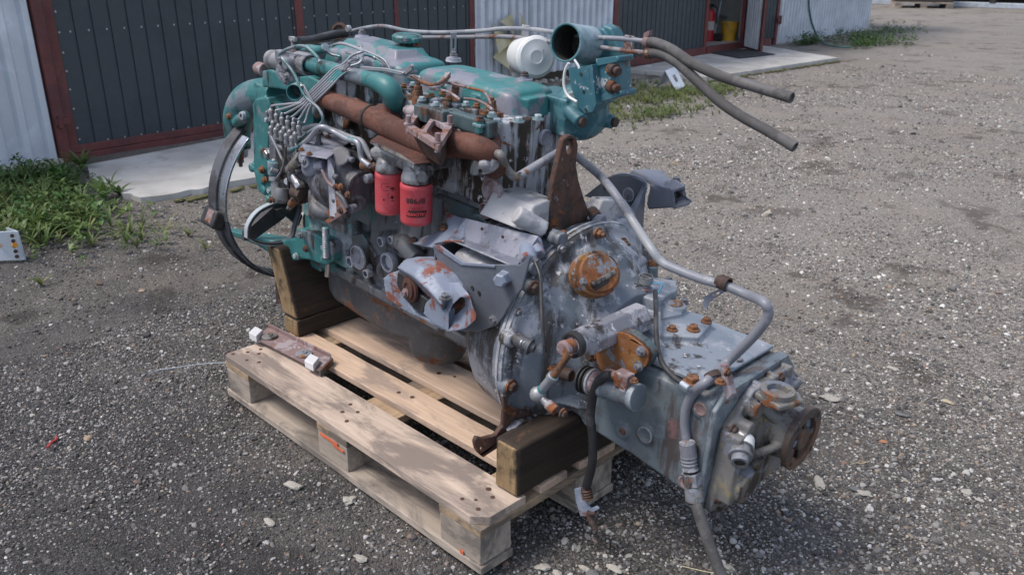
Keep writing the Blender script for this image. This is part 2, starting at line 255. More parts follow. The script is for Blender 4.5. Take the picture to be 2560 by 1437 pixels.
# ------------------------------------------------------------------ mesh builder
def sm(pts, k=6):
    """smooth path through points (Catmull-Rom); points may carry extra numbers (radius)"""
    P = [np.array(tuple(p), float) for p in pts]; P = [2*P[0]-P[1]]+P+[2*P[-1]-P[-2]]; out = []
    for i in range(1, len(P)-2):
        for j in range(k):
            t = j/k; a, b, c, d = P[i-1:i+3]
            out.append(.5*((2*b)+(c-a)*t+(2*a-5*b+4*c-d)*t*t+(3*b-a-3*c+d)*t**3))
    out.append(P[-2]); return out
def frame(d):
    d = Vector(d).normalized(); u = d.orthogonal().normalized()
    z = Vector((0, 0, 1)); 
    if abs(d.dot(z)) < .95: u = z.cross(d).normalized()
    return d, u, d.cross(u)
class MB:
    def __init__(s): s.v = []; s.f = []
    def add(s, vs, fs):
        n = len(s.v); s.v += [tuple(v) for v in vs]; s.f += [tuple(i+n for i in f) for f in fs]; return s
    def box(s, a0, a1, b0, b1, c0, c1):
        vs = [(x, y, z) for z in (c0, c1) for x, y in ((a0, b0), (a1, b0), (a1, b1), (a0, b1))]
        return s.add(vs, [(3, 2, 1, 0), (4, 5, 6, 7), (0, 1, 5, 4), (1, 2, 6, 5), (2, 3, 7, 6), (3, 0, 4, 7)])
    def obox(s, c, x, y, z):
        c, x, y, z = map(Vector, (c, x, y, z))
        vs = [c+x*i+y*j+z*k for k in (-1, 1) for i, j in ((-1, -1), (1, -1), (1, 1), (-1, 1))]
        return s.add(vs, [(3, 2, 1, 0), (4, 5, 6, 7), (0, 1, 5, 4), (1, 2, 6, 5), (2, 3, 7, 6), (3, 0, 4, 7)])
    def lathe(s, p0, d, prof, n=24, caps=True, sq=1.0, ph=0):
        d, u, w = frame(d); p0 = Vector(p0); vs = []
        for t, r in prof:
            for i in range(n):
                an = 2*math.pi*i/n+ph; vs.append(p0+d*t+u*(r*math.cos(an))+w*(r*sq*math.sin(an)))
        m = len(prof); fs = [(j*n+i, j*n+(i+1) % n, (j+1)*n+(i+1) % n, (j+1)*n+i) for j in range(m-1) for i in range(n)]
        if caps: fs += [tuple(reversed(range(n))), tuple((m-1)*n+i for i in range(n))]
        return s.add(vs, fs)
    def cyl(s, p0, p1, r0, r1=None, n=20, ch=0):
        p0, p1 = Vector(p0), Vector(p1); L = (p1-p0).length; r1 = r0 if r1 is None else r1
        pr = [(0, r0), (L, r1)] if not ch else [(0, r0-ch), (ch, r0), (L-ch, r1), (L, r1-ch)]
        return s.lathe(p0, p1-p0, pr, n)
    def pipe(s, p0, p1, ro, ri, n=28, depth=None):
        """hollow end at p1"""
        p0, p1 = Vector(p0), Vector(p1); L = (p1-p0).length; dp = depth or L*.98
        return s.lathe(p0, p1-p0, [(0, ro), (L-.1*(ro-ri), ro), (L, ro-.25*(ro-ri)), (L, ri+.2*(ro-ri)), (L-.15*(ro-ri), ri), (L-dp, ri*.98)], n)
    def hexb(s, p, d, r, h, washer=True, ph=None):
        d = Vector(d).normalized(); p = Vector(p); ph = random.random() if ph is None else ph
        if washer: s.lathe(p, d, [(-.001, r*1.35), (r*.18, r*1.35), (r*.2, r*1.25)], 16)
        return s.lathe(p, d, [(0, r), (h*.86, r), (h, r*.86)], 6, ph=ph)
    def sweep(s, path, r, n=12, caps=True, k=6, smooth=True, sq=None):
        pts = []
        for p in path:
            p = tuple(p); pts.append(p if len(p) == 4 else p+(r,))
        P = sm(pts, k) if smooth and len(pts) > 2 else [np.array(p) for p in pts]
        X = [Vector(p[:3]) for p in P]; rr = [p[3] for p in P]; vs = []; up = None
        for i in range(len(X)):
            d = (X[min(i+1, len(X)-1)]-X[max(i-1, 0)]).normalized()
            if up is None: up = d.orthogonal().normalized() if abs(d.z) > .9 else Vector((0, 0, 1))
            u = (up-d*up.dot(d)).normalized(); w = d.cross(u); up = u
            for j in range(n):
                an = 2*math.pi*j/n; vs.append(X[i]+u*(rr[i]*math.cos(an))*(sq or 1)+w*(rr[i]*math.sin(an)))
        m = len(X); fs = [(j*n+i, j*n+(i+1) % n, (j+1)*n+(i+1) % n, (j+1)*n+i) for j in range(m-1) for i in range(n)]
        if caps: fs += [tuple(reversed(range(n))), tuple((m-1)*n+i for i in range(n))]
        return s.add(vs, fs)
    def prism(s, poly, ext, holes=()):
        """polygon of 3D points pushed along ext, holes cut right through"""
        loops = [[Vector(p) for p in poly]]+[[Vector(p) for p in h] for h in holes]; ext = Vector(ext)
        flat = [p for l in loops for p in l]; tri = tessellate_polygon(loops); n = len(flat)
        fs = [tuple(t) for t in tri]+[tuple(i+n for i in reversed(t)) for t in tri]; o = 0
        for l in loops:
            m = len(l)
            for i in range(m): fs.append((o+i, o+(i+1) % m, o+(i+1) % m+n, o+i+n))
            o += m
        return s.add(flat+[p+ext for p in flat], fs)
    def loft(s, rings):
        n = len(rings[0]); vs = [p for r in rings for p in r]; m = len(rings)
        fs = [(j*n+i, j*n+(i+1) % n, (j+1)*n+(i+1) % n, (j+1)*n+i) for j in range(m-1) for i in range(n)]
        return s.add(vs, fs+[tuple(reversed(range(n))), tuple((m-1)*n+i for i in range(n))])
    def ball(s, c, r, n=12, sq=(1, 1, 1)):
        c = Vector(c); vs = []; fs = []
        for j in range(n//2+1):
            t = math.pi*j/(n//2)
            for i in range(n):
                a = 2*math.pi*i/n; vs.append(c+Vector((math.sin(t)*math.cos(a)*r*sq[0], math.sin(t)*math.sin(a)*r*sq[1], math.cos(t)*r*sq[2])))
        fs = [(j*n+i, j*n+(i+1) % n, (j+1)*n+(i+1) % n, (j+1)*n+i) for j in range(n//2) for i in range(n)]
        return s.add(vs, fs)
    def build(s, name, mat, parent=None, bevel=0, sharp=38, vox=0, smooth=3, segs=2, jit=0):
        me = bpy.data.meshes.new(name)
        if jit: s.v = [tuple(Vector(v)+noise.noise_vector(Vector(v)*9)*jit) for v in s.v]
        me.from_pydata(s.v, [], s.f); me.materials.append(mat)
        bm = bmesh.new(); bm.from_mesh(me); bmesh.ops.recalc_face_normals(bm, faces=bm.faces); bm.to_mesh(me); bm.free()
        me.polygons.foreach_set('use_smooth', [True]*len(me.polygons))
        if not vox: me.set_sharp_from_angle(angle=R(sharp))
        o = bpy.data.objects.new(name, me); COL.objects.link(o)
        if parent is not None: o.parent = parent
        if vox:
            md = o.modifiers.new('remesh', 'REMESH'); md.mode = 'VOXEL'; md.voxel_size = vox; md.use_smooth_shade = True
            if smooth:
                sn = o.modifiers.new('smooth', 'SMOOTH'); sn.iterations = smooth; sn.factor = .5
        elif bevel:
            md = o.modifiers.new('bevel', 'BEVEL'); md.width = bevel; md.segments = segs; md.limit_method = 'ANGLE'; md.angle_limit = R(35); md.harden_normals = False
        return o
def mirror_list(l): return l
def tag(o, label=None, cat=None, group=None, kind=None):
    for k, v in (('label', label), ('category', cat), ('group', group), ('kind', kind)):
        if v: o[k] = v
    return o
def empty(name, loc=(0, 0, 0), rot=(0, 0, 0), parent=None):
    o = bpy.data.objects.new(name, None); COL.objects.link(o); o.location = loc; o.rotation_euler = rot; o.empty_display_size = .1
    if parent is not None: o.parent = parent
    return o
def rep(src, loc, d=None, scale=1.0, parent=None, mat=None):
    """copy of a part sharing its mesh"""
    o = src.copy(); COL.objects.link(o); o.location = loc; o.scale = (scale,)*3 if isinstance(scale, (int, float)) else scale
    if d is not None: o.rotation_euler = Vector(d).to_track_quat('Z', 'Y').to_euler()
    if parent is not None: o.parent = parent
    return o

# ================================================================== GROUND
def ground():
    xs = sorted(set([-160, -60, -30, -14]+[round(-8+i*.125, 3) for i in range(0, 97)]+[8, 20, 60, 160])); ys = sorted(set([-160, -60, -20, -6]+[round(-3+i*.125, 3) for i in range(0, 105)]+[14, 20, 30, 60, 160]))
    vs = []
    for y in ys:
        for x in xs:
            z = 0
            if -8 < x < 4.5 and -3 < y < 10:
                z = .012*noise.noise(Vector((x*1.1, y*1.1, 0)))+.006*noise.noise(Vector((x*4, y*4, 3)))-.012
                if -0.3 < x < 1.5 and -.2 < y < 1.1: z = min(z, -.004)
            vs.append((x, y, z-.0))
    n = len(xs); fs = [(j*n+i, j*n+i+1, (j+1)*n+i+1, (j+1)*n+i) for j in range(len(ys)-1) for i in range(n-1)]
    b = MB(); b.add(vs, fs); o = b.build('ground', M_ground, sharp=180); tag(o, 'grey gravel yard with wet dark patches', kind='structure'); return o
ground()
def gheight(x, y):
    z = .012*noise.noise(Vector((x*1.1, y*1.1, 0)))+.006*noise.noise(Vector((x*4, y*4, 3)))-.012
    if -0.3 < x < 1.5 and -.2 < y < 1.1: z = min(z, -.004)
    return z

def stone_mesh(k, seed):
    bm = bmesh.new(); bmesh.ops.create_icosphere(bm, subdivisions=k, radius=1)
    off = Vector((seed*3.1, seed*1.7, seed*.6)); sx = (random.uniform(.8, 1.3), random.uniform(.65, 1), random.uniform(.45, .8))
    for v in bm.verts:
        p = v.co*(1+.55*noise.noise(v.co*1.1+off)+.12*noise.noise(v.co*3+off)); v.co = (p.x*sx[0], p.y*sx[1], p.z*sx[2])
    me = bpy.data.meshes.new('stone_shape'); bm.to_mesh(me); bm.free()
    return me
SHEDX = -3.85
def gravel():
    pts = []; 
    def frustum(x, y):
        v = np.stack([x-CAM.x, y-CAM.y, np.full_like(x, -CAM.z)], -1)
        d = v@np.array(VD); u = 1280+FOC*(v@np.array(VR))/d; w = 718.5-FOC*(v@np.array(VU))/d
        return (d > .1) & (u > -160) & (u < 2720) & (w > -30) & (w < 1600), d
    def lay(n, x0, x1, y0, y1, rmin, rmax, dmax, powr, zf=.15, dmin=0):
        x = rng.uniform(x0, x1, n); y = rng.uniform(y0, y1, n); ok, d = frustum(x, y)
        keep = ok & (d < dmax) & (d > dmin+.6*(rng.random(n)-.5)*(dmin > 0)) & (x > SHEDX-.045*y+.12)
        keep &= ~((x < -2.3-.04*y) & (y > .75) & (y < 4.6)) & ~((x < -2.62-.02*y) & (y > 6.85) & (y < 10.4))
        cl = np.array([noise.noise(Vector((a*.9, b*.9, 2))) + .6*noise.noise(Vector((a*3.3, b*3.3, 8))) for a, b in zip(x[keep], y[keep])])
        k2 = rng.random(keep.sum()) < np.clip(.62+1.1*cl, .12, 1)
        x, y = x[keep][k2], y[keep][k2]; r = rmin*(rmax/rmin)**(rng.random(len(x))**powr)
        pts.append(np.stack([x, y, r, np.full(len(x), zf)], -1))
    lay(240000, -.8, 2.6, -1.6, 1.9, .0018, .0045, 3.9, 1.3)
    lay(22000, -.8, 2.6, -1.6, 1.9, .0035, .0085, 3.9, 2.2)
    lay(140000, -3.9, 3.2, -1.6, 5.5, .0024, .0060, 6.2, 1.5, dmin=3.2)
    lay(14000, -3.9, 3.2, -1.6, 5.5, .005, .012, 6.5, 2.6, dmin=2.8)
    lay(60000, -5.5, 2.5, 1.5, 12, .004, .010, 12, 2.0, dmin=5.6)
    lay(2500, -5.5, 2.5, 1.5, 12, .01, .022, 12, 2.4, dmin=5.6)
    lay(9000, .9, 3.2, -.6, 2.6, .0042, .0105, 3.9, 2.2)
    lay(60, -3.0, 2.6, -1.4, 4.0, .016, .028, 6, 1.4)
    P = np.concatenate(pts); x, y, r = P[:, 0], P[:, 1], P[:, 2]
    under = (x > 0) & (x < 1.2) & (y > 0) & (y < .8) & (r > .012); P = P[~under]; x, y, r = P[:, 0], P[:, 1], P[:, 2]
    z = np.array([gheight(a, b) for a, b in zip(x, y)])+r*.22
    n = len(P); me = bpy.data.meshes.new('gravel'); me.vertices.add(n); me.vertices.foreach_set('co', np.stack([x, y, z], -1).astype(np.float32).ravel())
    painted_shade = np.clip((2.6-y)/3.2, 0, 1); painted_shade = painted_shade*np.where(rng.random(n) < .14, .25, 1)  # shade painted into stones toward the near left, weaker on a few
    tone = rng.random(n);  tone = np.where(r > .009, np.clip(tone*.9+.1, 0, 1), tone)
    for nm, tp, arr, key in (('size', 'FLOAT', r, 'value'), ('tone', 'FLOAT', tone, 'value'), ('painted_shade', 'FLOAT', painted_shade, 'value'), ('kind_index', 'INT', rng.integers(0, 8, n), 'value')):
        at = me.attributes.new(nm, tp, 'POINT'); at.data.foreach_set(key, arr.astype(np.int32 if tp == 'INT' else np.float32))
    rot = rng.uniform(-math.pi, math.pi, (n, 3)); rot[:, :2] *= .16
    at = me.attributes.new('turn', 'FLOAT_VECTOR', 'POINT'); at.data.foreach_set('vector', rot.astype(np.float32).ravel())
    o = bpy.data.objects.new('gravel', me); COL.objects.link(o)
    # the eight stone shapes live as meshes joined through geometry nodes
    ng = bpy.data.node_groups.new('gravel_stones', 'GeometryNodeTree'); ng.interface.new_socket('Geometry', in_out='INPUT', socket_type='NodeSocketGeometry'); ng.interface.new_socket('Geometry', in_out='OUTPUT', socket_type='NodeSocketGeometry')
    N, Lk = ng.nodes, ng.links; gi = N.new('NodeGroupInput'); go = N.new('NodeGroupOutput')
    ico = []; gtoi = N.new('GeometryNodeGeometryToInstance')
    for i in range(8):
        c = N.new('GeometryNodeMeshIcoSphere'); c.inputs['Radius'].default_value = 1; c.inputs['Subdivisions'].default_value = 2
        sp = N.new('GeometryNodeSetPosition'); nt = N.new('ShaderNodeTexNoise'); nt.noise_dimensions = '4D'; nt.inputs['W'].default_value = i*3.7; nt.inputs['Scale'].default_value = .8; nt.inputs['Detail'].default_value = 1
        po = N.new('GeometryNodeInputPosition'); Lk.new(po.outputs[0], nt.inputs['Vector'])
        sc = N.new('ShaderNodeMath'); sc.operation = 'MULTIPLY_ADD'; sc.inputs[1].default_value = 2.0; sc.inputs[2].default_value = 0.0; Lk.new(nt.outputs['Fac'], sc.inputs[0])
        vm = N.new('ShaderNodeVectorMath'); vm.operation = 'SCALE'; Lk.new(po.outputs[0], vm.inputs[0]); Lk.new(sc.outputs[0], vm.inputs['Scale'])
        v2 = N.new('ShaderNodeVectorMath'); v2.operation = 'MULTIPLY'; v2.inputs[1].default_value = (random.uniform(.9, 1.3), random.uniform(.7, 1), random.uniform(.45, .8)); Lk.new(vm.outputs[0], v2.inputs[0])
        Lk.new(c.outputs[0], sp.inputs['Geometry']); Lk.new(v2.outputs[0], sp.inputs['Position'])
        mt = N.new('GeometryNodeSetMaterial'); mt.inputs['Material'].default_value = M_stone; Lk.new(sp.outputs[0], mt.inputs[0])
        g1 = N.new('GeometryNodeGeometryToInstance'); Lk.new(mt.outputs[0], g1.inputs[0]); ico.append(g1)
    jn = N.new('GeometryNodeJoinGeometry')
    for g1 in reversed(ico): Lk.new(g1.outputs[0], jn.inputs[0])
    iop = N.new('GeometryNodeInstanceOnPoints'); m2p = N.new('GeometryNodeMeshToPoints'); Lk.new(gi.outputs[0], m2p.inputs[0]); Lk.new(m2p.outputs[0], iop.inputs['Points'])
    Lk.new(jn.outputs[0], iop.inputs['Instance']); iop.inputs['Pick Instance'].default_value = True
    def na(nm, tp):
        a = N.new('GeometryNodeInputNamedAttribute'); a.data_type = tp; a.inputs[0].default_value = nm; return a.outputs[0]
    Lk.new(na('kind_index', 'INT'), iop.inputs['Instance Index']); Lk.new(na('size', 'FLOAT'), iop.inputs['Scale'])
    e2r = N.new('FunctionNodeEulerToRotation'); Lk.new(na('turn', 'FLOAT_VECTOR'), e2r.inputs[0]); Lk.new(e2r.outputs[0], iop.inputs['Rotation'])
    Lk.new(iop.outputs[0], go.inputs[0])
    md = o.modifiers.new('stones', 'NODES'); md.node_group = ng
    tag(o, 'loose grey gravel spread over the yard', kind='stuff'); print('gravel', n)
gravel()

# ================================================================== SHED (one building: wall sheets, doors, frames)
shed = empty('metal_shed', WO, (0, 0, WPHI)); tag(shed, 'long metal shed with light corrugated walls and dark ribbed doors in red frames', 'shed')
H = 2.6
def corr_profile(u0, u1, pitch, d, wide=.62, phase=0):
    """trapezoid ribs; returns (offset, u) points"""
    out = []; k = math.floor((u0-phase)/pitch)
    u = u0
    pts = [(0, 0), (wide*pitch, 0), (wide*pitch+.12*pitch, d), (pitch-.12*pitch, d)]
    while True:
        base = phase+k*pitch
        for du_, o_ in pts:
            uu = base+du_
            if uu < u0: continue
            if uu > u1: out.append((out[-1][0], u1)); return out
            if not out: out.append((o_, u0))
            out.append((o_, uu))
        k += 1
def sheet(name, u0, u1, z0, z1, pitch, d, mat, off=0, wide=.62, parent=shed, th_=.0012, phase=0):
    pr = corr_profile(u0, u1, pitch, d, wide, phase); b = MB(); vs = []; fs = []
    for o_, u in pr: vs += [(off+o_, u, z0), (off+o_, u, z1)]
    for o_, u in pr: vs += [(off+o_-th_, u, z0), (off+o_-th_, u, z1)]
    n = len(pr)
    for i in range(n-1): fs.append((2*i, 2*i+2, 2*i+3, 2*i+1)); fs.append((2*n+2*i, 2*n+2*i+1, 2*n+2*i+3, 2*n+2*i+2))
    fs += [(0, 1, 2*n+1, 2*n), (2*n-2, 4*n-2, 4*n-1, 2*n-1)]
    b.add(vs, fs); o = b.build(name, mat, parent, sharp=15); return o
# light sheets: left wall, middle wall, right wall
for i in range(5): sheet('wall_sheet', .76-(i+1)*1.05+.0, .76-i*1.05+.02, .02, H, .15, .034, M_sheetL, off=.001*(i % 2), wide=.5, phase=.76)
for u0, u1 in ((4.79, 5.55), (5.53, 6.3), (6.28, 7.02)): sheet('wall_sheet', u0, u1, .1, H, .111, .036, M_sheetL, off=.001*(int(u0*10) % 2), wide=.3, phase=4.79)
for i in range(4):
    u0 = 11.2+i*.9; sheet('wall_sheet', u0, min(u0+.92, 14.785), 0.0, H, .104, .034, M_sheetL, off=.001*(i % 2), wide=.4, phase=11.2)
def bar(name, u0, u1, z0, z1, x0, x1, mat, parent=shed, bev=.003): return MB().box(x0, x1, u0, u1, z0, z1).build(name, mat, parent, bevel=bev)
# big left door: two leaves of dark ribbed sheet in red-oxide frames
def door(u0, u1, z0, leafs, name='sliding_door', strip=.121):
    d = empty(name, (0, 0, 0), parent=shed)
    for a, b_ in leafs:
        for s0 in np.arange(a, b_-.01, 1.09):
            s1 = min(s0+1.09, b_)
            pr = []; u = s0; k = 0
            b = MB(); vs = []; fs = []; P = []
            uu = s0
            while uu < s1-1e-6:
                P += [(.012, uu), (.012, min(uu+strip-.016, s1)), (.004, min(uu+strip-.0135, s1)), (.004, min(uu+strip-.0025, s1))]; uu += strip
            P.append((.012, s1)); P = [p for i, p in enumerate(P) if i == 0 or p[1] > P[i-1][1]+1e-6]
            for o_, u in P: vs += [(o_, u, z0+.05), (o_, u, H-.3)]
            for o_, u in P: vs += [(-.01, u, z0+.05), (-.01, u, H-.3)]
            n = len(P)
            for i in range(n-1): fs += [(2*i, 2*i+2, 2*i+3, 2*i+1), (2*n+2*i, 2*n+2*i+1, 2*n+2*i+3, 2*n+2*i+2)]
            fs += [(0, 1, 2*n+1, 2*n), (2*n-2, 4*n-2, 4*n-1, 2*n-1)]
            b.add(vs, fs); b.build('door_sheet', M_sheetD, d, sharp=15)
    return d
d1 = door(.82, 4.72, .02, [(.90, 2.735), (2.81, 3.765), (3.815, 4.70)], 'double_door')
for u0, u1 in ((.835, .90), (2.735, 2.81), (3.765, 3.815), (4.70, 4.76)): MB().box(-.02, .022, u0, u1, .04, H-.25).build('frame_post', M_frame, d1, bevel=.003)
MB().box(-.022, .024, .835, 4.76, .034, .085).build('bottom_rail', M_frame, d1, bevel=.003)
MB().box(-.021, .030, .835, 4.76, -.03, .03).build('bottom_rail', M_frame, d1, bevel=.003)
MB().box(-.03, .05, .76, .83, -.02, H).build('door_post', M_frame, shed, bevel=.004)
hg = MB(); hg.cyl((.055, .80, .22), (.055, .80, .30), .018).box(.03, .06, .765, .86, .24, .285); hg.build('hinge', M_frame, d1, bevel=.002)
# screws that hold the door sheets
b = MB().lathe((0, 0, 0), (1, 0, 0), [(0, .007), (.002, .007), (.002, .0045), (.006, .0035)], 8); scr = b.build('screw', M_steel, d1); scr.location = (.013, .985, .83)
us = [.985+.121*k+.0 for k in range(1, 31)]
for u in us:
    if abs(u-2.77) < .05: continue
    rep(scr, (.013, u, .832))
for u in us[:14]: rep(scr, (.013, u, .092))
for z in (.12, .2, .33, .46, .58, .7, .83, .96, 1.1): rep(scr, (.013, .915, z))
for z in (.3, .45, .6, .75, .9): rep(scr, (.013, 2.72, z)); rep(scr, (.013, 2.83, z))
# second dark wall part with the open personnel door
d2 = door(7.1, 9.1, .05, [(7.13, 9.08)], 'dark_wall', strip=.1)
MB().box(-.02, .03, 7.03, 7.12, .06, H).build('frame_post', M_frame, d2, bevel=.003)
MB().box(-.02, .03, 9.08, 9.15, .05, H).build('frame_post', M_frame, d2, bevel=.003)
MB().box(-.021, .032, 7.03, 9.15, .02, .12).build('bottom_rail', M_frame, d2, bevel=.003)
MB().box(-.06, .05, 9.15, 10.95, .0, .11).build('door_sill', M_frame, shed, bevel=.003)
d3 = door(10.3, 11.15, .05, [(10.22, 11.12)], 'dark_wall_panel', strip=.1)
MB().box(-.02, .03, 11.12, 11.19, .0, H).build('frame_post', M_frame, d3, bevel=.003)
MB().box(-.02, .03, 10.12, 10.22, .0, H).build('frame_post', M_frame, d3, bevel=.003)
MB().cyl((.05, 11.2, .3), (.05, 11.2, .42), .02).box(.02, .055, 11.12, 11.2, .33, .39).build('hinge', M_frame, d3, bevel=.002)
# open door leaf, light sheet on its inner side
lf0 = toW(G(1850, 112, .05)); lf1 = toW(G(1903, 128, .05)); dv = Vector((lf1.x-lf0.x, lf1.y-lf0.y, 0)); Ld = max(.8, dv.length); ang = math.atan2(dv.y, dv.x)
leaf = empty('open_door', (lf0.x, lf0.y, .06), (0, 0, ang-math.pi/2), parent=shed)
sheet('inner_sheet', .03, Ld-.06, 0, 2.05, .085, .026, M_sheetL, off=-.045, wide=.4, parent=leaf)
ch = leaf.children[0]; ch.rotation_euler = (0, 0, math.pi); ch.location = (-.0, Ld-.03, 0)
MB().box(-.02, .02, Ld-.07, Ld, -.03, 2.1).build('frame_post', M_frame, leaf, bevel=.003)
MB().box(-.02, .02, 0, .05, -.03, 2.1).build('frame_post', M_frame, leaf, bevel=.003)
MB().box(-.0, .012, .05, Ld-.07, -.0, 2.05).build('outer_sheet', M_sheetD, leaf)
MB().box(-.02, .02, .05, Ld-.07, -.03, .02).build('bottom_rail', M_frame, leaf, bevel=.003)
# shell: end wall, roof, inside
ew = sheet('end_wall', 0, 6, 0, H, .104, .02, M_sheetL, parent=shed)
ew.rotation_euler = (0, 0, math.pi/2); ew.location = (0, 14.79, 0)
MB().box(-6, .3, -4.6, 14.9, H, H+.05).build('roof', M_sheetL, shed)
MB().box(-.6, .05, -4.6, .76, -.06, .02).build('footing', M_conc, shed, bevel=.01)
MB().box(-4, -.03, 7.2, 14.7, -.02, .10).build('shed_floor', M_conc, shed)
MB().box(-4.06, -4, 7.2, 14.7, .1, H).build('inner_wall', M_plaster, shed)
MB().box(-2.6, -.05, 10.95, 11.0, .1, H).build('inner_wall', M_plaster, shed)
MB().box(-1.26, -1.2, WL(1735, 60, -1.2).y, WL(1812, 60, -1.2).y, .1, H).build('board_partition', M_osb, shed, bevel=.004)
MB().box(-2.5, -2.44, 9.9, 11.0, .1, H).build('inner_wall', M_plaster, shed)
MB().box(-4, -.05, 7.2, 7.24, .1, H).build('inner_wall', M_osb, shed)

# ---- things in the doorway
p = WL(1768, 103, -.35)
ex = empty('fire_extinguisher', shed.matrix_world @ Vector((0, 0, 0))); 
def wpt(v): return WO+WN*v[0]+WU*v[1]+Vector((0, 0, v[2]))
ep = wpt((-.47, 10.03, .10)); ex.location = ep
MB().lathe((0, 0, 0), (0, 0, 1), [(0, .07), (.01, .078), (.38, .078), (.43, .06), (.45, .03)], 20).build('tank', M_extred, ex)
MB().cyl((0, 0, .45), (0, 0, .5), .02).box(-.015, .06, -.012, .012, .49, .515).build('valve', M_black, ex, bevel=.003)
MB().sweep([(.02, 0, .49), (.1, .02, .45), (.11, .02, .25)], .011, 8).build('hose', M_black, ex)
MB().lathe((0, 0, .16), (0, 0, 1), [(0, .0788), (.12, .0788)], 20, caps=False).build('paper_label', M_plaster, ex)
tag(ex, 'red fire extinguisher standing just inside the open shed door', 'fire extinguisher')
bk = empty('bucket', wpt((-.30, 10.32, .10))); bk.scale = (.95,)*3
MB().lathe((0, 0, 0), (0, 0, 1), [(0, .10), (.26, .135), (.262, .142), (.275, .142), (.275, .132), (.02, .095)], 24, caps=False).lathe((0, 0, .0), (0, 0, 1), [(0, .10), (.01, .10)], 24).build('tub', M_bucket, bk)
MB().sweep([(0, .14, .27), (.1, .1, .17), (.14, 0, .14), (.1, -.1, .17), (0, -.14, .27)], .004, 6).build('handle', M_steel, bk)
tag(bk, 'yellow plastic bucket on the shed floor behind the open door', 'bucket')
br = empty('broom', wpt((-.45, 10.14, .1))); br.rotation_euler = (R(-22), R(-6), 0)
MB().cyl((0, 0, .1), (0, 0, 1.5), .013, n=10).build('stick', M_galv, br)
MB().box(-.14, .14, -.03, .03, 0, .1).build('brush', M_darkwood, br, bevel=.01)
tag(br, 'broom with a pale stick leaning inside the shed doorway', 'broom')
ld = empty('step_ladder', wpt((-.75, 10.75, .1))); ld.rotation_euler = (R(-14), 0, WPHI)
for s in (-.2, .2): MB().box(-.02, .02, s-.012, s+.012, 0, 1.6).build('rail', M_galv, ld, bevel=.002)
for z in (.3, .6, .9, 1.2): MB().box(-.05, .05, -.2, .2, z, z+.03).build('step', M_galv, ld, bevel=.002)
tag(ld, 'grey step ladder leaning against the pale wall inside the shed', 'ladder')

# ---- door mat, slabs
def slab(name, pts, z0, z1, mat, label):
    b = MB(); b.prism([(x, y, z0) for x, y in pts], (0, 0, z1-z0)); o = b.build(name, mat, bevel=.012, jit=.006); tag(o, label, kind='structure'); return o
def subdiv_edge(pts, n=8, j=.012):
    out = []
    for i in range(len(pts)):
        a, b_ = Vector(pts[i]), Vector(pts[(i+1) % len(pts)])
        for k in range(n): q = a.lerp(b_, k/n); out.append((q.x+random.uniform(-j, j)*(k > 0), q.y+random.uniform(-j, j)*(k > 0)))
    return out
slab('concrete_slab', subdiv_edge([tuple(G(*p, .022))[:2] for p in ((212, 412), (250, 462), (350, 494), (492, 474), (612, 448))]+[(-2.42, 2.6), (-2.44, 4.6), (-4.07, 4.78)], 8, .02), -.05, .022, M_conc, 'pale concrete slab before the left shed door')
slab('entrance_slab', subdiv_edge([tuple(G(*p, .03))[:2] for p in ((1560, 172), (1765, 193), (2095, 145))]+[(-4.33, 10.7)], 8, .015), -.05, .03, M_conc, 'pale concrete slab before the open shed door')
q = [G(px, py, .034) for px, py in ((1765, 131), (1850, 147), (1938, 137), (1862, 124))]
dm = MB().prism([(v.x, v.y, .031) for v in q], (0, 0, .012)).build('door_mat', M_mat, bevel=.003); tag(dm, 'black rubber mat lying before the open shed door', 'door mat')
mossb = MB()
for _ in range(420):
    t = random.random(); 
    if random.random() < .5: x, y = -2.34-.04*t+random.gauss(.02, .02), .9+3.6*t
    else: x, y = -2.9+.17*t+random.gauss(.03, .02), 7.14+2.8*t
    mossb.ball((x, y, .0), random.uniform(.006, .022), 6, (1, 1.8, .5))
tag(mossb.build('moss', M_moss), 'yellow green moss growing along the slab edges', kind='stuff')

# ---- far yard, top right corner of the photograph
fp = empty('far_pallet', (-6.4, 22.0, 0), (0, 0, R(30))); fp.scale = (1.1,)*3
for y in (-.35, 0, .35): MB().box(-.6, .6, y-.06, y+.06, .1, .13).build('board', M_woodG, fp)
for x in (-.53, 0, .53): MB().box(x-.07, x+.07, -.4, .4, 0, .1).build('block', M_woodG, fp)
tag(fp, 'wooden pallet on the ground in the far corner of the yard', 'pallet')
fc = MB().box(-.65, .65, -.4, .4, 0, .75).build('crate', M_darkwood, bevel=.01); fc.location = (-6.4, 22.0, .145); fc.rotation_euler = (0, 0, R(30)); tag(fc, 'dark crate standing on the far wooden pallet', 'crate')
pl = empty('marker_post', (-5.88, 22.2, 0)); MB().cyl((0, 0, 0), (0, 0, .16), .07).build('blue_foot', M_blue, pl); MB().cyl((0, 0, .16), (0, 0, 1.2), .07).build('red_top', M_redp, pl); tag(pl, 'blue and red painted post beside the far pallet', 'post')
ra, rb_ = G(2385, 17, 0), G(2560, 23, 0); rk = empty('storage_rack', ra, (0, 0, math.atan2(rb_.y-ra.y, rb_.x-ra.x)))
MB().box(-3.6, 9, -.1, .1, .0, .12).build('base_beam', M_galv, rk, bevel=.01)
MB().box(-3.6, 9, .9, 1.0, 0, 2.2).build('back_panel', M_darkwood, rk)
MB().box(-3.6, 9, -.1, 1.0, .75, .85).build('shelf', M_darkwood, rk)
for x in np.arange(-3.6, 9, 1.1): MB().box(x, x+.14, -.12, .1, .12, 2.2).build('upright', M_galv if int(x) % 2 else M_darkwood, rk, bevel=.01)
tag(rk, 'long dark storage rack with pale base beam at the far end of the yard', 'rack')
ml = empty('scrap_heap', (-7.9, 20.0, 0)); 
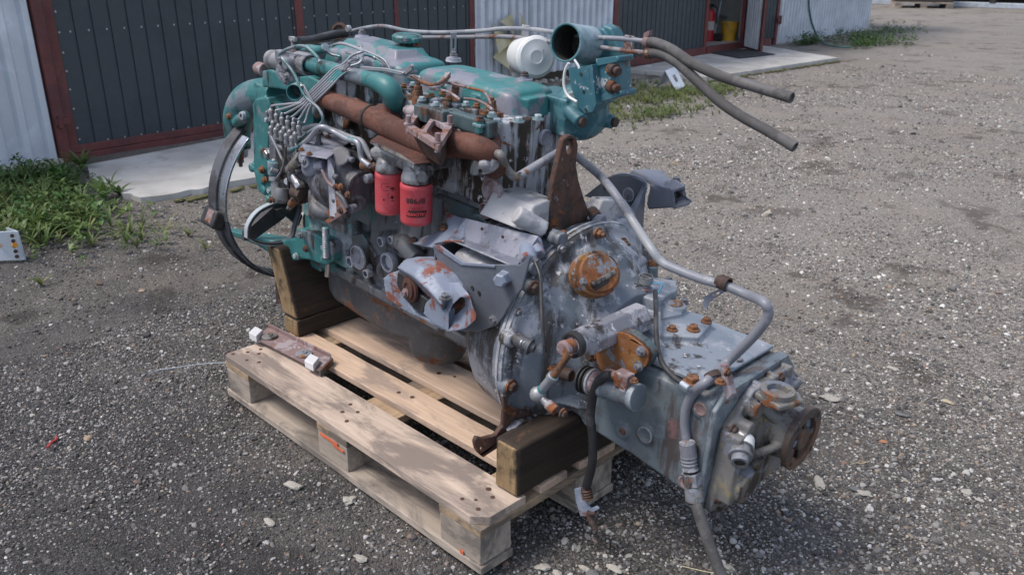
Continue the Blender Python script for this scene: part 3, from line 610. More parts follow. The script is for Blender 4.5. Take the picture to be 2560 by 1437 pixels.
for i in range(9):
    MB().obox((random.uniform(-.9, .9), random.uniform(-.4, .4), random.uniform(.1, .3)), (random.uniform(.1, .4), .1, 0), (-.05, random.uniform(.06, .14), .02), (0, .02, random.uniform(.05, .2))).build('scrap_piece', [M_darkwood, M_frame, M_woodG][i % 3], ml, bevel=.01)
tag(ml, 'dark heap of scrap parts behind the shed corner', 'scrap heap')
kb = MB().box(-14, 3, -.1, .1, -.02, .06).build('kerb', M_conc, bevel=.01); kb.location = (-4, 25.4, 0); kb.rotation_euler = (0, 0, R(32)); tag(kb, 'pale kerb across the far end of the yard', kind='structure')

# ---- green hose on the right wall
hp = [WL(2022, -60, .05), WL(2022, 0, .05), WL(2024, 30, .05), WL(2031, 62, .05), WL(2042, 88, .08)]
g1 = [toW(G(*p, .03)) for p in ((2056, 106), (2072, 114), (2100, 118), (2128, 119))]
gh = MB().sweep([wpt(p) for p in hp+g1], .013, 8).build('garden_hose', M_hoseg); tag(gh, 'dark green garden hose hanging down the right shed wall', 'hose')

# ---- fan leaning on the wall
fc_ = WL(1288, 112, .14); fan = empty('fan', wpt(fc_)); 
fz = (WN*1+Vector((0, 0, .22))).normalized(); fan.rotation_euler = fz.to_track_quat('Z', 'Y').to_euler()
MB().lathe((0, 0, -.02), (0, 0, 1), [(0, .055), (.005, .062), (.04, .062), (.045, .055)], 24).build('hub', M_tan, fan)
for k in range(6):
    a = 2*math.pi*k/6+.5; b = MB(); rows = []
    for i in range(7):
        t = i/6; rr = .05+.23*t; wd = .04+.12*t**.8; tw = .9-.55*t; u = Vector((math.cos(a+.3*t), math.sin(a+.3*t), 0)); w = Vector((-u.y, u.x, 0))
        c = u*rr; e = w*wd*math.cos(tw)+Vector((0, 0, wd*math.sin(tw)))*.8
        rows.append([c-e, c+e, c+e+Vector((0, 0, .004)), c-e+Vector((0, 0, .004))])
    b.loft(rows); b.build('blade', M_tan, fan, sharp=50)
tag(fan, 'tan plastic cooling fan leaning against the middle shed wall', 'fan')

# ---- bent steel plate with slot standing in the grass
bp = empty('bent_plate', G(1690, 222, 0)); bp.rotation_euler = (0, 0, R(-20))
def bpP(px, py, z): return G(px, py, z)-bp.location
A0, A1, B0, B1 = [Matrix.Rotation(R(20), 3, 'Z') @ v for v in (G(1690, 228, 0)-bp.location, G(1712, 216, .03)-bp.location, G(1662, 178, .17)-bp.location, G(1688, 168, .19)-bp.location)]
C0 = Matrix.Rotation(R(20), 3, 'Z') @ (G(1627, 221, 0)-bp.location)
pl_ = [A0, A1, B1, B0]; cen = sum(pl_, Vector())/4; hole = [cen+(v-cen)*.3*f for v, f in zip(pl_, (1, 1, 1, 1))]
hole = [cen+(A0-cen).lerp(A1-cen, .5)*.35+(A1-A0)*s*.14 for s in (-1, 1)]+[cen+(B0-cen).lerp(B1-cen, .5)*.35+(B1-B0)*s*.14 for s in (1, -1)]
MB().prism(pl_, (A1-A0).cross(B0-A0).normalized()*.006, [hole]).build('slotted_face', M_galv, bp, bevel=.001)
w = (B1-B0); rows = []
for i in range(9):
    t = i/8; q = B0.lerp(C0, t)+Vector((0, 0, -.05*math.sin(math.pi*t))); rows.append([q, q+w, q+w+Vector((0, 0, .006)), q+Vector((0, 0, .006))])
MB().loft(rows).build('curved_tail', M_galv, bp); tag(bp, 'bent galvanised plate with a slot standing in the grass behind the engine', 'steel plate')

# ---- metal plate at the left edge
q = [G(-70, 655, 0), G(62, 650, 0)]; bx = (q[1]-q[0]); hgt = .135
cp = empty('steel_box', q[0]); dpt = Vector((-.10, -.02, 0))
MB().prism([Vector((0, 0, 0)), bx, bx+Vector((-.02, 0, hgt)), Vector((-.02, 0, hgt))], (-.012, 0, 0)).build('front_plate', M_galv, cp, bevel=.002)
MB().prism([bx, bx+dpt, bx+dpt+Vector((-.02, 0, hgt)), bx+Vector((-.02, 0, hgt))], (0, .006, 0)).build('side_plate', M_galv, cp, bevel=.001)
for i in range(5): MB().cyl(bx*.86+Vector((.001, 0, .02+i*.025)), bx*.86+Vector((.006, 0, .02+i*.025)), .009, n=10).build('rust_mark', M_rustD, cp)
for px, py in ((3, 596), (45, 590)):
    w_ = (px+70)/132; MB().cyl(bx*w_+Vector((.0, 0, .075)), bx*w_+Vector((.005, 0, .075)), .012, n=8).build('paint_spot', M_flower, cp)
tag(cp, 'grey steel box with orange paint spots cut off by the left edge', 'steel box')

# ---- weeds and grass
def blade(b, p, h, w, lean, ang, seg=4, curl=1.0):
    d = Vector((math.cos(ang), math.sin(ang), 0)); s = Vector((-d.y, d.x, 0)); vs = []; 
    for i in range(seg+1):
        t = i/seg; c = Vector(p)+d*(lean*t**1.6)+Vector((0, 0, h*(t-.35*curl*t*t*(lean/h if h else 0)))); ww = w*(math.sin(math.pi*(.12+.88*t))**.8 if i < seg else .02)
        vs += [c-s*ww+Vector((0, 0, ww*.4)), c, c+s*ww+Vector((0, 0, ww*.4))]
    fs = []
    for i in range(seg):
        for j in (0, 1): fs.append((3*i+j, 3*i+j+1, 3*i+j+4, 3*i+j+3))
    b.add(vs, fs)
def tuft(b, p):
    leafy(b, p, 8, random.uniform(.06, .17), .006)
def leafy(b, p, n, h, w):
    for _ in range(n):
        a = random.uniform(0, 6.28); hh = h*random.uniform(.5, 1.1); blade(b, p, hh, w*random.uniform(.6, 1.2), hh*random.uniform(.3, 1.3), a)
def herb(b, p, h, ls):
    """branching weed: stem with many small leaves"""
    p = Vector(p); tip = p+Vector((random.uniform(-.4, .4)*h, random.uniform(-.4, .4)*h, h))
    for i in range(int(h/ls*4)):
        t = random.uniform(.1, 1); q = p.lerp(tip, t)+Vector((random.gauss(0, .16), random.gauss(0, .16), random.gauss(0, .05)))*h*.9
        q.z = max(q.z, .005); a = random.uniform(0, 6.28); blade(b, q, ls*random.uniform(.1, .6), ls*random.uniform(.18, .36), ls*random.uniform(.6, 1.1), a, 2, .2)
def patch(name, mat, pts, fn, label, n):
    b = MB()
    for _ in range(n):
        c, sx, sy = random.choice(pts); x, y = random.gauss(c[0], sx), random.gauss(c[1], sy)
        if x < SHEDX-.045*y+.05: x = SHEDX-.045*y+.05+random.random()*.1
        fn(b, (x, y, -.01))
    tag(b.build(name, mat, sharp=180), label, kind='stuff')
LP = [((-3.0, .30), .22, .18), ((-2.6, .28), .22, .14), ((-3.35, .42), .12, .12), ((-2.35, .2), .16, .16), ((-2.9, -.1), .4, .22)]
patch('weeds', M_leafD, LP, lambda b, p: herb(b, p, random.uniform(.05, .17), .04), 'dark green weeds between the shed wall and the slab', 100)
patch('weeds', M_leaf, LP+[((-2.05, .32), .22, .16)], lambda b, p: herb(b, p, random.uniform(.04, .14), .042), 'bright green weeds between the shed wall and the slab', 130)
patch('weeds', M_leaf, LP, tuft, 'long grassy leaves among the left weeds', 220)
patch('weeds', M_grass, LP+[((-1.95, .4), .2, .2)], tuft, 'yellowish grass tufts at the edge of the left weeds', 120)
RP = [((-2.75, 5.3), .25, .5), ((-2.55, 6.0), .22, .4), ((-2.95, 4.9), .2, .3), ((-2.5, 6.6), .12, .3), ((-2.1, 5.1), .15, .3), ((-3.2, 5.3), .25, .5), ((-3.0, 6.1), .3, .4), ((-2.6,4.6),.2,.3)]
patch('grass', M_grass, RP, lambda b, p: leafy(b, p, 9, .07, .0035), 'short grass growing behind the engine by the bent plate', 1100)
patch('grass', M_leaf, RP, lambda b, p: herb(b, p, random.uniform(.03, .09), .02), 'low clover in the grass behind the engine', 230)
FP = [((-3.9, 13.3), .25, .8), ((-3.6, 12.6), .2, .35), ((-3.3, 12.4), .25, .25), ((-3.9, 14.6), .2, .4), ((-4.0, 11.6), .08, .2), ((-3.3, 11.9), .12, .25)]
patch('weeds', M_leafD, FP, lambda b, p: herb(b, p, random.uniform(.05, .2), .045), 'tall weeds along the foot of the right shed wall', 170)
patch('weeds', M_leaf, FP, lambda b, p: herb(b, p, random.uniform(.04, .15), .045), 'light green weeds along the foot of the right shed wall', 180)
# single plants
def plant(px, py, n, h, w, label, mat=M_leaf, z=0):
    g = G(px, py, z); b = MB(); leafy(b, (0, 0, 0), n, h, w); o = b.build('weed_plant', mat, sharp=180); o.location = g; tag(o, label, 'weed', 'weeds sprouting from the gravel')
def sprig(px, py, h, label):
    g = G(px, py, 0); b = MB(); herb(b, (0, 0, 0), h, .022); herb(b, (.01, 0, 0), h*.8, .02); o = b.build('weed_plant', M_leaf, sharp=180); o.location = g; tag(o, label, 'weed', 'weeds sprouting from the gravel')
plant(262, 500, 12, .16, .016, 'broad leaved dock growing at the left corner of the slab')
plant(205, 425, 12, .17, .015, 'broad leaved weed at the foot of the red door post', M_leaf)
plant(300, 490, 9, .12, .012, 'light green leafy weed in front of the slab edge')
plant(150, 460, 12, .2, .016, 'tall dark weed standing before the left light wall', M_leafD)
sprig(392, 622, .12, 'small upright weed alone in the gravel left of the fan ring')
sprig(195, 632, .10, 'bushy little weed in the gravel below the left weeds')
sprig(320, 628, .06, 'tiny weed in the gravel between two larger ones')
sprig(90, 650, .08, 'small weed beside the grey steel box')
sprig(205, 665, .05, 'lowest tiny weed at left in the gravel')
sprig(2265, 128, .12, 'thin pale weed standing alone on the far right gravel')

# ---- rubble at the wall feet
b = MB()
for _ in range(240):
    y = random.choice([random.uniform(-1.5, .75), random.uniform(4.8, 7), random.uniform(11.2, 14.8)]); x = SHEDX-.045*y+abs(random.gauss(.08, .1))
    b.ball((x, y, .01), random.uniform(.012, .04), 6, (1, random.uniform(.7, 1.3), .7))
tag(b.build('rubble', M_palestone, jit=.012), 'broken pale stones along the foot of the shed walls', kind='stuff')

# ================================================================== PALLET
pal = empty('pallet', (0, 0, 0)); tag(pal, 'wooden transport pallet under the engine, near corner toward the viewer', 'pallet')
def plank(name, x0, x1, y0, y1, z0, z1, mat, ch=0, parent=pal, warp=.0015):
    b = MB(); n = 10; L = x1-x0 > y1-y0; rings = []
    for i in range(n+1):
        t = i/n
        j = lambda: random.uniform(-warp, warp)
        if L:
            x = x0+(x1-x0)*t; w = 0
            if ch and i == n: w = ch
            rings.append([(x, y0+j()+w, z0), (x, y1+j(), z0), (x, y1+j(), z1+j()*.4), (x, y0+j()+w, z1+j()*.4)])
        else:
            y = y0+(y1-y0)*t; rings.append([(x0+j(), y, z0), (x1+j(), y, z0), (x1+j(), y, z1), (x0+j(), y, z1)])
    b.loft(rings); o = b.build(name, mat, parent, bevel=.0025, sharp=40); return o
MB_b = MB(); ch = .02
# near outer board with its two sawn-off corners
b = MB(); b.prism([(.01, .0, .122), (0, .012, .122), (0, .148, .122), (.3, .146, .122), (.62, .147, .122), (1.2, .145, .122), (1.2, .03, .122), (1.165, -.001, .122), (.6, .001, .122)], (0, 0, .022)); b.build('deck_board', M_woodN, pal, bevel=.003)
for (y0, y1, x0) in ((.196, .292, .0), (.338, .478, .01), (.524, .62, 0), (.655, .80, 0)): plank('deck_board', x0, 1.2, y0, y1, .122, .144, M_wood)
for x0 in (0, .5275, 1.055): plank('cross_board', x0, x0+.145, 0, .8, .0995, .1218, M_woodY)
for y0, y1 in ((0, .1), (.3275, .4725), (.7, .8)):
    for x0 in (.0, .5275, 1.055): plank('block', x0+.002, x0+.143, y0+.001, y1-.001, .0222, .0993, M_woodG, warp=.001)
for y0, y1 in ((-.004, .1), (.3275, .4725), (.7, .8)): plank('bottom_board', -.003, 1.204, y0, y1, 0, .022, M_woodG)
nl = MB().lathe((0, 0, 0), (0, 0, 1), [(0, .0042), (.0012, .0042), (.0016, .003)], 10).build('nail', M_rustD, pal); nl.location = (1.13, .05, .1437)
for x, y in [(1.105, .03), (1.15, .085), (1.12, .1), (1.16, .03), (.02, .02), (.04, .06), (.05, .1), (.09, .03), (.075, .08), (.13, .05), (.57, .06), (.62, .04), (.6, .09), (.55, .1), (.59, .24), (.64, .25), (.58, .40), (.63, .42), (.04, .24), (.05, .38), (1.03, .24)]:
    rep(nl, (x, y, .1437), scale=random.uniform(1.0, 1.7))
b = MB()
b.box(.548, .632, -.0032, -.0012, .088, .0975); b.box(.61, .66, -.0032, -.0012, .08, .088)
b.build('orange_mark', worn('orange_mark', (.55, .12, .05), rough=.7), pal, bevel=.0005)
MB().box(1.13, 1.142, -.0032, -.0012, .024, .034).build('orange_mark', MATS['orange_mark'], pal)

# ---- timbers
def timber(name, x0, x1, y0, y1, z0, z1, label, bev=.008, lean=.0):
    e = empty(name, ((x0+x1)/2, y0, z0)); w = (x1-x0)/2; L = y1-y0; h = z1-z0; b = MB(); rings = []
    for i in range(9):
        t = i/8; j = lambda: random.uniform(-.002, .002); y = L*t+.004
        rings.append([(-w+j(), y, 0), (w+j(), y, 0), (w+j()-lean, y, h+j()), (-w+j()-lean, y, h+j())])
    b.loft(rings); b.build('beam', M_timber, e, bevel=bev, segs=3, jit=.002)
    MB().prism([(-w+.004, 0, .004), (w-.004, 0, .004), (w-.004-lean, 0, h-.004), (-w+.012-lean, 0, h-.004)], (0, .008, 0)).build('sawn_end', M_endY, e, bevel=.004)
    tag(e, label, 'timber block', 'timber blocks propping the engine'); return e
timber('timber_block', 1.118, 1.196, .120, .50, .1442, .279, 'oily timber block under the gearbox at the near end of the pallet')
timber('timber_block', -.030, .062, .232, .56, .1442, .205, 'flat timber block at the far end of the pallet under the tall one')
timber('timber_block', -.030, .058, .235, .57, .2054, .435, 'tall yellow ended timber block propping the front of the engine', lean=.072)

# ---- loose mounting bar lying on the pallet
mbar = empty('mounting_bar', (.14, .16, .145)); tag(mbar, 'rusty flat bar with two white end blocks lying on the pallet boards', 'metal bar')
def Gp(px, py, z): return G(px, py, z)-Vector((.14, .16, .145))
c0, c1, c2, c3 = Gp(640, 845, .166), Gp(672, 815, .166), Gp(829, 893, .166), Gp(797, 925, .166)
MB().prism([c0, c1, c2, c3], (0, 0, -.006)).build('bar', M_rustM, mbar, bevel=.001)
ux = (c3-c0).normalized(); uy = (c1-c0).normalized()
MB().prism([c1, c2, c2+Vector((0, 0, .012)), c1+Vector((0, 0, .012))], -uy*.006).build('bar_flange', M_rustM, mbar, bevel=.001)
MB().prism([c2, c3, c3-Vector((0, 0, .02)), c2-Vector((0, 0, .02))], ux*.008).build('end_lip', M_pan, mbar, bevel=.001)
WB = worn('white_block', (.62, .63, .66), chip=(.4, .4, .42), chip_f=.1, chip_s=60, rough=.6)
for px, py in ((640, 834), (780, 904)):
    c = Gp(px, py, .176); MB().obox(c+Vector((0, 0, -.002)), ux*.022, uy*.024, (0, 0, .012)).build('white_block', WB, mbar, bevel=.002)
for px, py, m in ((674, 843, M_yellowish), (760, 887, M_orange)):
    c = Gp(px, py, .166); b = MB(); b.lathe(c, (0, 0, 1), [(0, .026), (.006, .026), (.008, .022), (.008, .012), (.012, .010), (.012, .004), (.008, .003)], 24); b.build('boss', m, mbar)

# ================================================================== ENGINE WITH GEARBOX (one thing)
eng = empty('truck_engine', ORG, (0, BETA, 0))
tag(eng, 'used teal and grey six cylinder truck engine with grey gearbox standing on the pallet', 'engine')
X, Y, Z = Vector((1, 0, 0)), Vector((0, 1, 0)), Vector((0, 0, 1))
def Q(l, **k): return [E(px, py, **k) for px, py in l]
def disc_pts(c, u, w, r, n=16, sq=1): return [c+u*(r*math.cos(2*math.pi*i/n))+w*(r*sq*math.sin(2*math.pi*i/n)) for i in range(n)]
# shared bolts
def bolt_mesh(name, r, h, mat, stud=False):
    b = MB(); b.lathe((0, 0, 0), Z, [(-.002, r*1.4), (r*.2, r*1.4), (r*.24, r*1.25)], 14); b.lathe((0, 0, 0), Z, [(0, r), (h*.85, r), (h, r*.85)], 6)
    if stud: b.cyl((0, 0, h*.9), (0, 0, h*1.7), r*.55, n=10)
    return b.build(name, mat, None)
BO = {k: bolt_mesh('bolt', .0085, .009, m) for k, m in (('teal', M_teal), ('grey', M_boltg), ('rust', M_rustM), ('orange', M_orangeB), ('zinc', M_steel), ('brown', M_rustD))}
ST = bolt_mesh('stud_nut', .0085, .010, M_orangeB, True)
USED = set()
def bolt(kind, p, d=Z, s=1.0, parent=None):
    src = ST if kind == 'stud' else BO[kind]; parent = parent or eng
    if kind not in USED: USED.add(kind); o = src; o.location = p; o.scale = (s,)*3; o.rotation_euler = Vector(d).to_track_quat('Z', 'Y').to_euler(); o.parent = parent; return o
    o = rep(src, p, d, s, parent); o.rotation_euler.rotate_axis('Z', random.random()*3); return o

# ---------------- crankcase, sump, head
b = MB(); HB = -.12
b.box(-1.03, -.205, HB, .14, .02, .30)
b.box(-1.03, -.20, HB-.025, .16, -.08, .07)
b.box(-1.03, -.19, HB-.05, .18, -.095, -.068)          # sump rail
b.prism([(-1.0, HB, .30), (-.24, HB, .30), (-.24, HB-.02, .22), (-.26, HB-.035, .13), (-1.0, HB-.03, .1)], (0, .02, 0))
for x in (-.93, -.8, -.67, -.54, -.41): b.cyl((x, HB-.02, .07), (x, HB-.012, .28), .028, .02, 12)
for x, z, r, l in ((-.76, -.005, .042, .028), (-.61, .0, .034, .04), (-.40, .01, .032, .045), (-.30, -.005, .03, .05)): b.cyl((x, HB, z), (x, HB-.03-l*.6, z), r, n=20)
b.sweep([(-.62, HB-.02, .10), (-.52, HB-.05, .12), (-.44, HB-.06, .10)], .026, 12); b.cyl((-.455, HB-.02, .085), (-.445, HB-.10, .07), .024); b.cyl((-.40, HB-.03, .075), (-.39, HB-.11, .062), .02)
b.cyl((-.33, HB, .06), (-.33, HB-.09, .055), .019)
for x in np.arange(-.98, -.25, .092): b.cyl((x, HB-.02, -.05), (x, HB-.045, -.068), .016, n=10)
b.prism(Q([(870, 590), (905, 585), (940, 640), (905, 690), (860, 665), (850, 620)], b=HB-.04), (0, .05, 0))
blk = b.build('crankcase', M_block, eng, vox=.0042, smooth=1)
# round cover rings on the crankcase side
b = MB(); c = E(897, 643, b=HB-.064); b.lathe(c, -Y, [(0, .036), (.006, .036), (.008, .032), (.006, .028), (.004, .016), (.008, .014), (.009, .006)], 28); b.build('core_plug', M_grey, eng)
for (px, py, r) in ((966, 657, .02), (913, 685, .009), (873, 655, .012), (950, 605, .010), (975, 600, .008)):
    c = E(px, py, b=HB-.07); b = MB(); b.lathe(c+Y*.02, -Y, [(0, r*1.5), (.02, r*1.45), (.021, r*1.1), (.012, r), (.004, r*.9)], 20, caps=False); b.lathe(c+Y*.012, -Y, [(0, r), (.001, r)], 16); b.build('threaded_boss', M_grey, eng)
for px, py in ((868, 632), (925, 668), (1010, 700), (1040, 655)): bolt('grey', E(px, py, b=HB-.052), -Y, .9)
# sump
b = MB(); rings = []
def rr(x, y0, y1, z0, z1, r=.03, n=4):
    out = []
    for cx, cy, a0 in ((y1-r, z1-r*.2, 0), (y0+r, z1-r*.2, 90), (y0+r, z0+r, 180), (y1-r, z0+r, 270)):
        for i in range(n+1):
            a = R(a0+90*i/n); rz = r if a0 >= 180 else r*.2; out.append((x, cx+r*math.cos(a), cy+rz*math.sin(a)))
    return out
for x, zb, y0, y1 in ((-1.01, -.15, -.09, .12), (-.995, -.225, -.115, .14), (-.95, -.238, -.125, .15), (-.7, -.245, -.13, .155), (-.62, -.243, -.13, .155), (-.56, -.225, -.128, .15), (-.46, -.165, -.125, .15), (-.36, -.135, -.12, .14), (-.22, -.128, -.115, .14), (-.2, -.115, -.11, .13)): rings.append(rr(x, y0, y1, zb, -.09, .028))
b.loft(rings)
b.lathe((-.52, -.035, -.10), (0, 0, -1), [(0, .095), (.14, .092), (.172, .08), (.188, .05), (.19, .01)], 28)
b.build('sump', M_pan, eng, vox=.006, smooth=5)
b = MB(); b.prism([(-1.02, HB-.04, -.098), (-.2, HB-.04, -.098), (-.2, .17, -.098), (-1.02, .17, -.098)], (0, 0, -.009)); b.build('sump_flange', M_pan, eng, bevel=.002)
for x in np.arange(-1.0, -.24, .1): bolt('grey', (x, HB-.028, -.108), -Z, .7)

# cylinder heads (two) with stained rear face
for x0, x1 in ((-1.03, -.63), (-.62, -.20)):
    b = MB(); b.box(x0, x1, -.118, .115, .29, .522); b.box(x0+.01, x1-.03, -.150, -.1, .44, .519)
    n = 3
    for i in range(n):
        cx = x0+(i+.5)*(x1-x0)/n
        b.cyl((cx, -.10, .40), (cx, -.145, .41), .034, n=20); b.box(cx-.05, cx+.05, -.125, -.1, .30, .325)
        b.cyl((cx+.055, -.1, .3), (cx+.055, -.125, .515), .016, n=12); b.cyl((cx-.03, -.125, .50), (cx-.03, -.12, .535), .024, n=14)
    if x1 > -.3:
        b.cyl((-.2, -.105, .29), (-.2, -.105, .526), .028, n=20); b.cyl((-.205, -.045, .29), (-.205, -.045, .522), .03, n=20); b.cyl((-.203, .1, .29), (-.203, .1, .522), .026)
    b.build('cylinder_head', M_head, eng, vox=.0045, smooth=2)
b = MB(); c = E(1372, 347, a=-.182); b.lathe((-.199, c.y, c.z), X, [(0, .021), (.008, .021), (.010, .018), (.007, .015)], 28); b.build('core_plug', M_grey, eng)
# block rear part below head
b = MB(); b.box(-.26, -.195, HB, .12, .08, .295); b.box(-.21, -.185, -.09, .1, .2, .30); b.cyl((-.235, -.08, .25), (-.235, -.155, .25), .036, n=26); b.cyl((-.245, -.08, .185), (-.245, -.145, .185), .024)
b.box(-.42, -.2, HB-.016, HB+.02, .09, .285); b.cyl((-.3, HB-.01, .15), (-.3, HB-.03, .15), .05)
b.build('block_rear', M_grimy, eng, vox=.004, smooth=2)
for px, py, r in ((1227, 478, .022), (1212, 527, .014)):
    c = E(px, py, b=HB-.038); b = MB(); b.lathe(c+Y*.01, -Y, [(0, r*1.5), (.01, r*1.5), (.012, r*1.25), (.004, r), (-.012, r*.95)], 28, caps=False); b.cyl(c+Y*.02, c+Y*.006, r, n=20); b.build('bore_ring', M_rustM, eng)

# ---------------- valve covers
def cover(x0, x1, y0, y1, zb, zt, name, hump=None):
    rings = []; n = 6
    def ring(z, ins, rr_=.03):
        out = []
        for cx, cy, a0 in ((x1-ins-rr_, y1-ins-rr_, 0), (x0+ins+rr_, y1-ins-rr_, 90), (x0+ins+rr_, y0+ins+rr_, 180), (x1-ins-rr_, y0+ins+rr_, 270)):
            for i in range(n+1):
                a = R(a0+90*i/n); out.append((cx+rr_*math.cos(a), cy+rr_*math.sin(a), z))
        return out
    h = zt-zb
    for t, ins in ((0, -.012), (.07, -.012), (.09, 0), (.72, .010), (.84, .014), (.92, .022), (.97, .032), (1, .05)): rings.append(ring(zb+h*t, ins, .03 if t < .9 else .034))
    b = MB(); b.loft(rings)
    return b
b = cover(-.605, -.212, -.080, .105, .515, .583, 'v'); b.prism([(-.235, -.05, .52), (-.2, -.03, .52), (-.2, .04, .52), (-.235, .06, .52)], (.0, 0, .045)); b.box(-.50, -.46, -.088, -.06, .52, .556); b.box(-.36, -.33, -.088, -.06, .52, .553); vc = b.build('valve_cover', M_cover, eng, vox=.0038, smooth=2)
b = cover(-1.03, -.632, -.09, .105, .515, .583, 'v'); 
b.loft([[(-.99, -.06, .575), (-.69, -.06, .575), (-.69, .07, .575), (-.99, .07, .575)], [(-.96, -.035, .605), (-.72, -.035, .605), (-.72, .06, .605), (-.96, .06, .605)]])
for x in (-.72, -.685, -.79): b.cyl((x, -.09, .52), (x, -.08, .572), .013)
vc2 = b.build('valve_cover', M_cover, eng, vox=.0038, smooth=2)
b = MB(); c = E(1018, 100, c=.62); b.lathe((c.x, c.y, .60), Z, [(0, .022), (.012, .022), (.014, .042), (.03, .045), (.036, .038), (.037, .01)], 28); b.box(c.x-.05, c.x+.05, c.y-.016, c.y+.016, .618, .63); b.build('oil_filler_cap', M_teal, eng, vox=.0028, smooth=2); bolt('grey', (c.x+.03, c.y-.03, .625), (1, -1, .3), .7)
def post_bolt(px, py, z, kind):
    c = E(px, py, c=z); b = MB(); b.lathe(c, Z, [(-.006, .023), (.003, .021), (.005, .012), (.014, .0095)], 20); b.build('washer', M_orangeB if kind in ('orange', 'rust') else M_grey, eng); bolt(kind, c+Z*.012, Z, .95)
post_bolt(905, 92, .602, 'grey'); post_bolt(1042, 125, .585, 'orange'); post_bolt(1134, 148, .583, 'grey'); post_bolt(1311, 200, .583, 'brown')
c = E(1133, 140, c=.588); u = Vector((.6, .8, 0)); sl = lambda w, z0, z1: [c+u*(-w)+Z*z0, c+u*w+Z*z0, c+u*w+Z*z1, c+u*(-w)+Z*z1]
MB().prism(sl(.0085, .0, .065), u.cross(Z)*.003, [sl(.003, .02, .052)]).build('slotted_strip', M_line, eng, bevel=.001)
for px, py in ((1243, 307), (1297, 303), (1345, 297)): bolt('teal', E(px, py, c=.528), Z, 1.15)
# white and orange flakes on the rear cover
# ---------------- injector side of the rear head: studs, nozzles, leak-off pipes
for px, py, k, s in ((1150, 232, 'orange', 1.1), (1142, 250, 'orange', .9), (1178, 240, 'teal', 1), (1121, 247, 'orange', .9), (1207, 248, 'orange', .95), (1192, 265, 'orange', .8), (1165, 262, 'teal', .9), (1232, 262, 'orange', 1.1), (1230, 290, 'teal', 1), (1213, 285, 'orange', .9), (1106, 235, 'orange', .8), (1040, 233, 'orange', .9), (1055, 250, 'teal', .9), (1078, 240, 'orange', .8), (1200, 300, 'brown', 1), (1032, 212, 'teal', .8), (1090, 262, 'teal', .8), (1010, 215, 'orange', .7)): q = E(px, py, c=.54); MB().cyl(q-Z*.03, q-Z*.002, .011*s, n=8).obox(q-Z*.012, (.014*s, 0, 0), (0, .011*s, 0), (0, 0, .004)).build('nut_seat', random.choice([M_grimy, M_orangeB, M_teal, M_rustD]), eng, bevel=.0015); bolt(k, q, Z, s)
for px, py in ((1140, 225), (1229, 262), (1045, 225), (960, 200), (905, 170)):
    c = E(px, py, c=.552); b = MB(); b.cyl(c-Z*.035, c, .016, .012); b.lathe(c, Z, [(0, .011), (.010, .011), (.011, .007), (.018, .006)], 6); b.obox(c-Z*.022, (.03, 0, 0), (0, .013, 0), (0, 0, .007)); b.build('injector', M_orangeB if px > 1000 else M_teal, eng, bevel=.001)
b = MB(); 
for i, px in enumerate((1060, 1100, 1155, 1185, 1215)):
    c = E(px, 262+i*9, c=.54); b.box(c.x-.025, c.x+.025, c.y-.012, c.y+.016, .50, .537)
b.build('rocker_blocks', M_grimy, eng, vox=.003, smooth=2)
def line(name, pts, r, mat, parent=None, n=8, k=5): return MB().sweep(pts, r, n, k=k).build(name, mat, parent or eng, sharp=60)
for pts in ([(1020, 192), (1060, 208), (1075, 212), (1100, 205)], [(1108, 205), (1180, 222), (1212, 232), (1228, 262)], [(1075, 222), (1100, 225), (1125, 232), (1150, 250)], [(1160, 247), (1190, 250), (1215, 262), (1232, 275)]):
    line('leak_off_pipe', Q(pts, c=.572), .0033, M_rustM)
line('leak_off_pipe', Q([(1025, 185), (1052, 203), (1088, 213), (1122, 193)], c=.585), .0045, M_orangeB)
line('leak_off_pipe', Q([(1026, 190), (1054, 208), (1090, 219), (1118, 200)], c=.58), .0035, M_rustM)
b = MB(); c0, c1 = E(1120, 188, c=.588), E(1104, 209, c=.58); b.obox((c0+c1)/2, (c1-c0)*.6, (.004, .004, 0), (0, 0, .007)); b.build('pipe_clip', M_rustM, eng, bevel=.001)

# ---------------- exhaust manifold
mb = -.215
MP = [(795, 240, .025), (850, 262, .028), (925, 292, .031), (1000, 330, .032), (1075, 362, .033), (1140, 362, .032), (1200, 372, .030)]
P = [tuple(E(x, y, b=mb))+(r,) for x, y, r in MP]
b = MB(); b.sweep(P[:3], .03, 20, k=6); b.build('exhaust_manifold', M_rust, eng, vox=.004, smooth=2)
e1 = Vector(P[2][:3]); 
b = MB(); b.sweep(P[2:7]+[tuple(E(1232, 396, b=-.19))+(.028,), tuple(E(1240, 430, b=-.17))+(.026,)], .03, 22, k=7)
b.sweep([tuple(E(1205, 385, b=-.2))+(.026,), tuple(E(1232, 362, b=-.17))+(.021,), tuple(E(1222, 335, b=-.12))+(.021,)], .021, 16)
b.sweep([tuple(E(1075, 362, b=mb)), tuple(E(1078, 345, b=mb-.01)), tuple(E(1080, 335, b=mb-.02))], .03, 16)
for px, py in ((945, 280), (880, 265), (1025, 300), (1100, 330)):
    c = E(px, py, b=mb); b.cyl(c, (c.x, -.10, .42), .025, n=16)
b.build('exhaust_manifold', M_rust, eng, vox=.004, smooth=2)
c = Vector(P[2][:3]); d = (Vector(P[3][:3])-Vector(P[1][:3])).normalized()
b = MB(); b.lathe(c, d, [(0, .031), (.002, .0335), (.006, .0335), (.008, .031)], 28, caps=False); b.build('joint_ring', M_dark, eng)
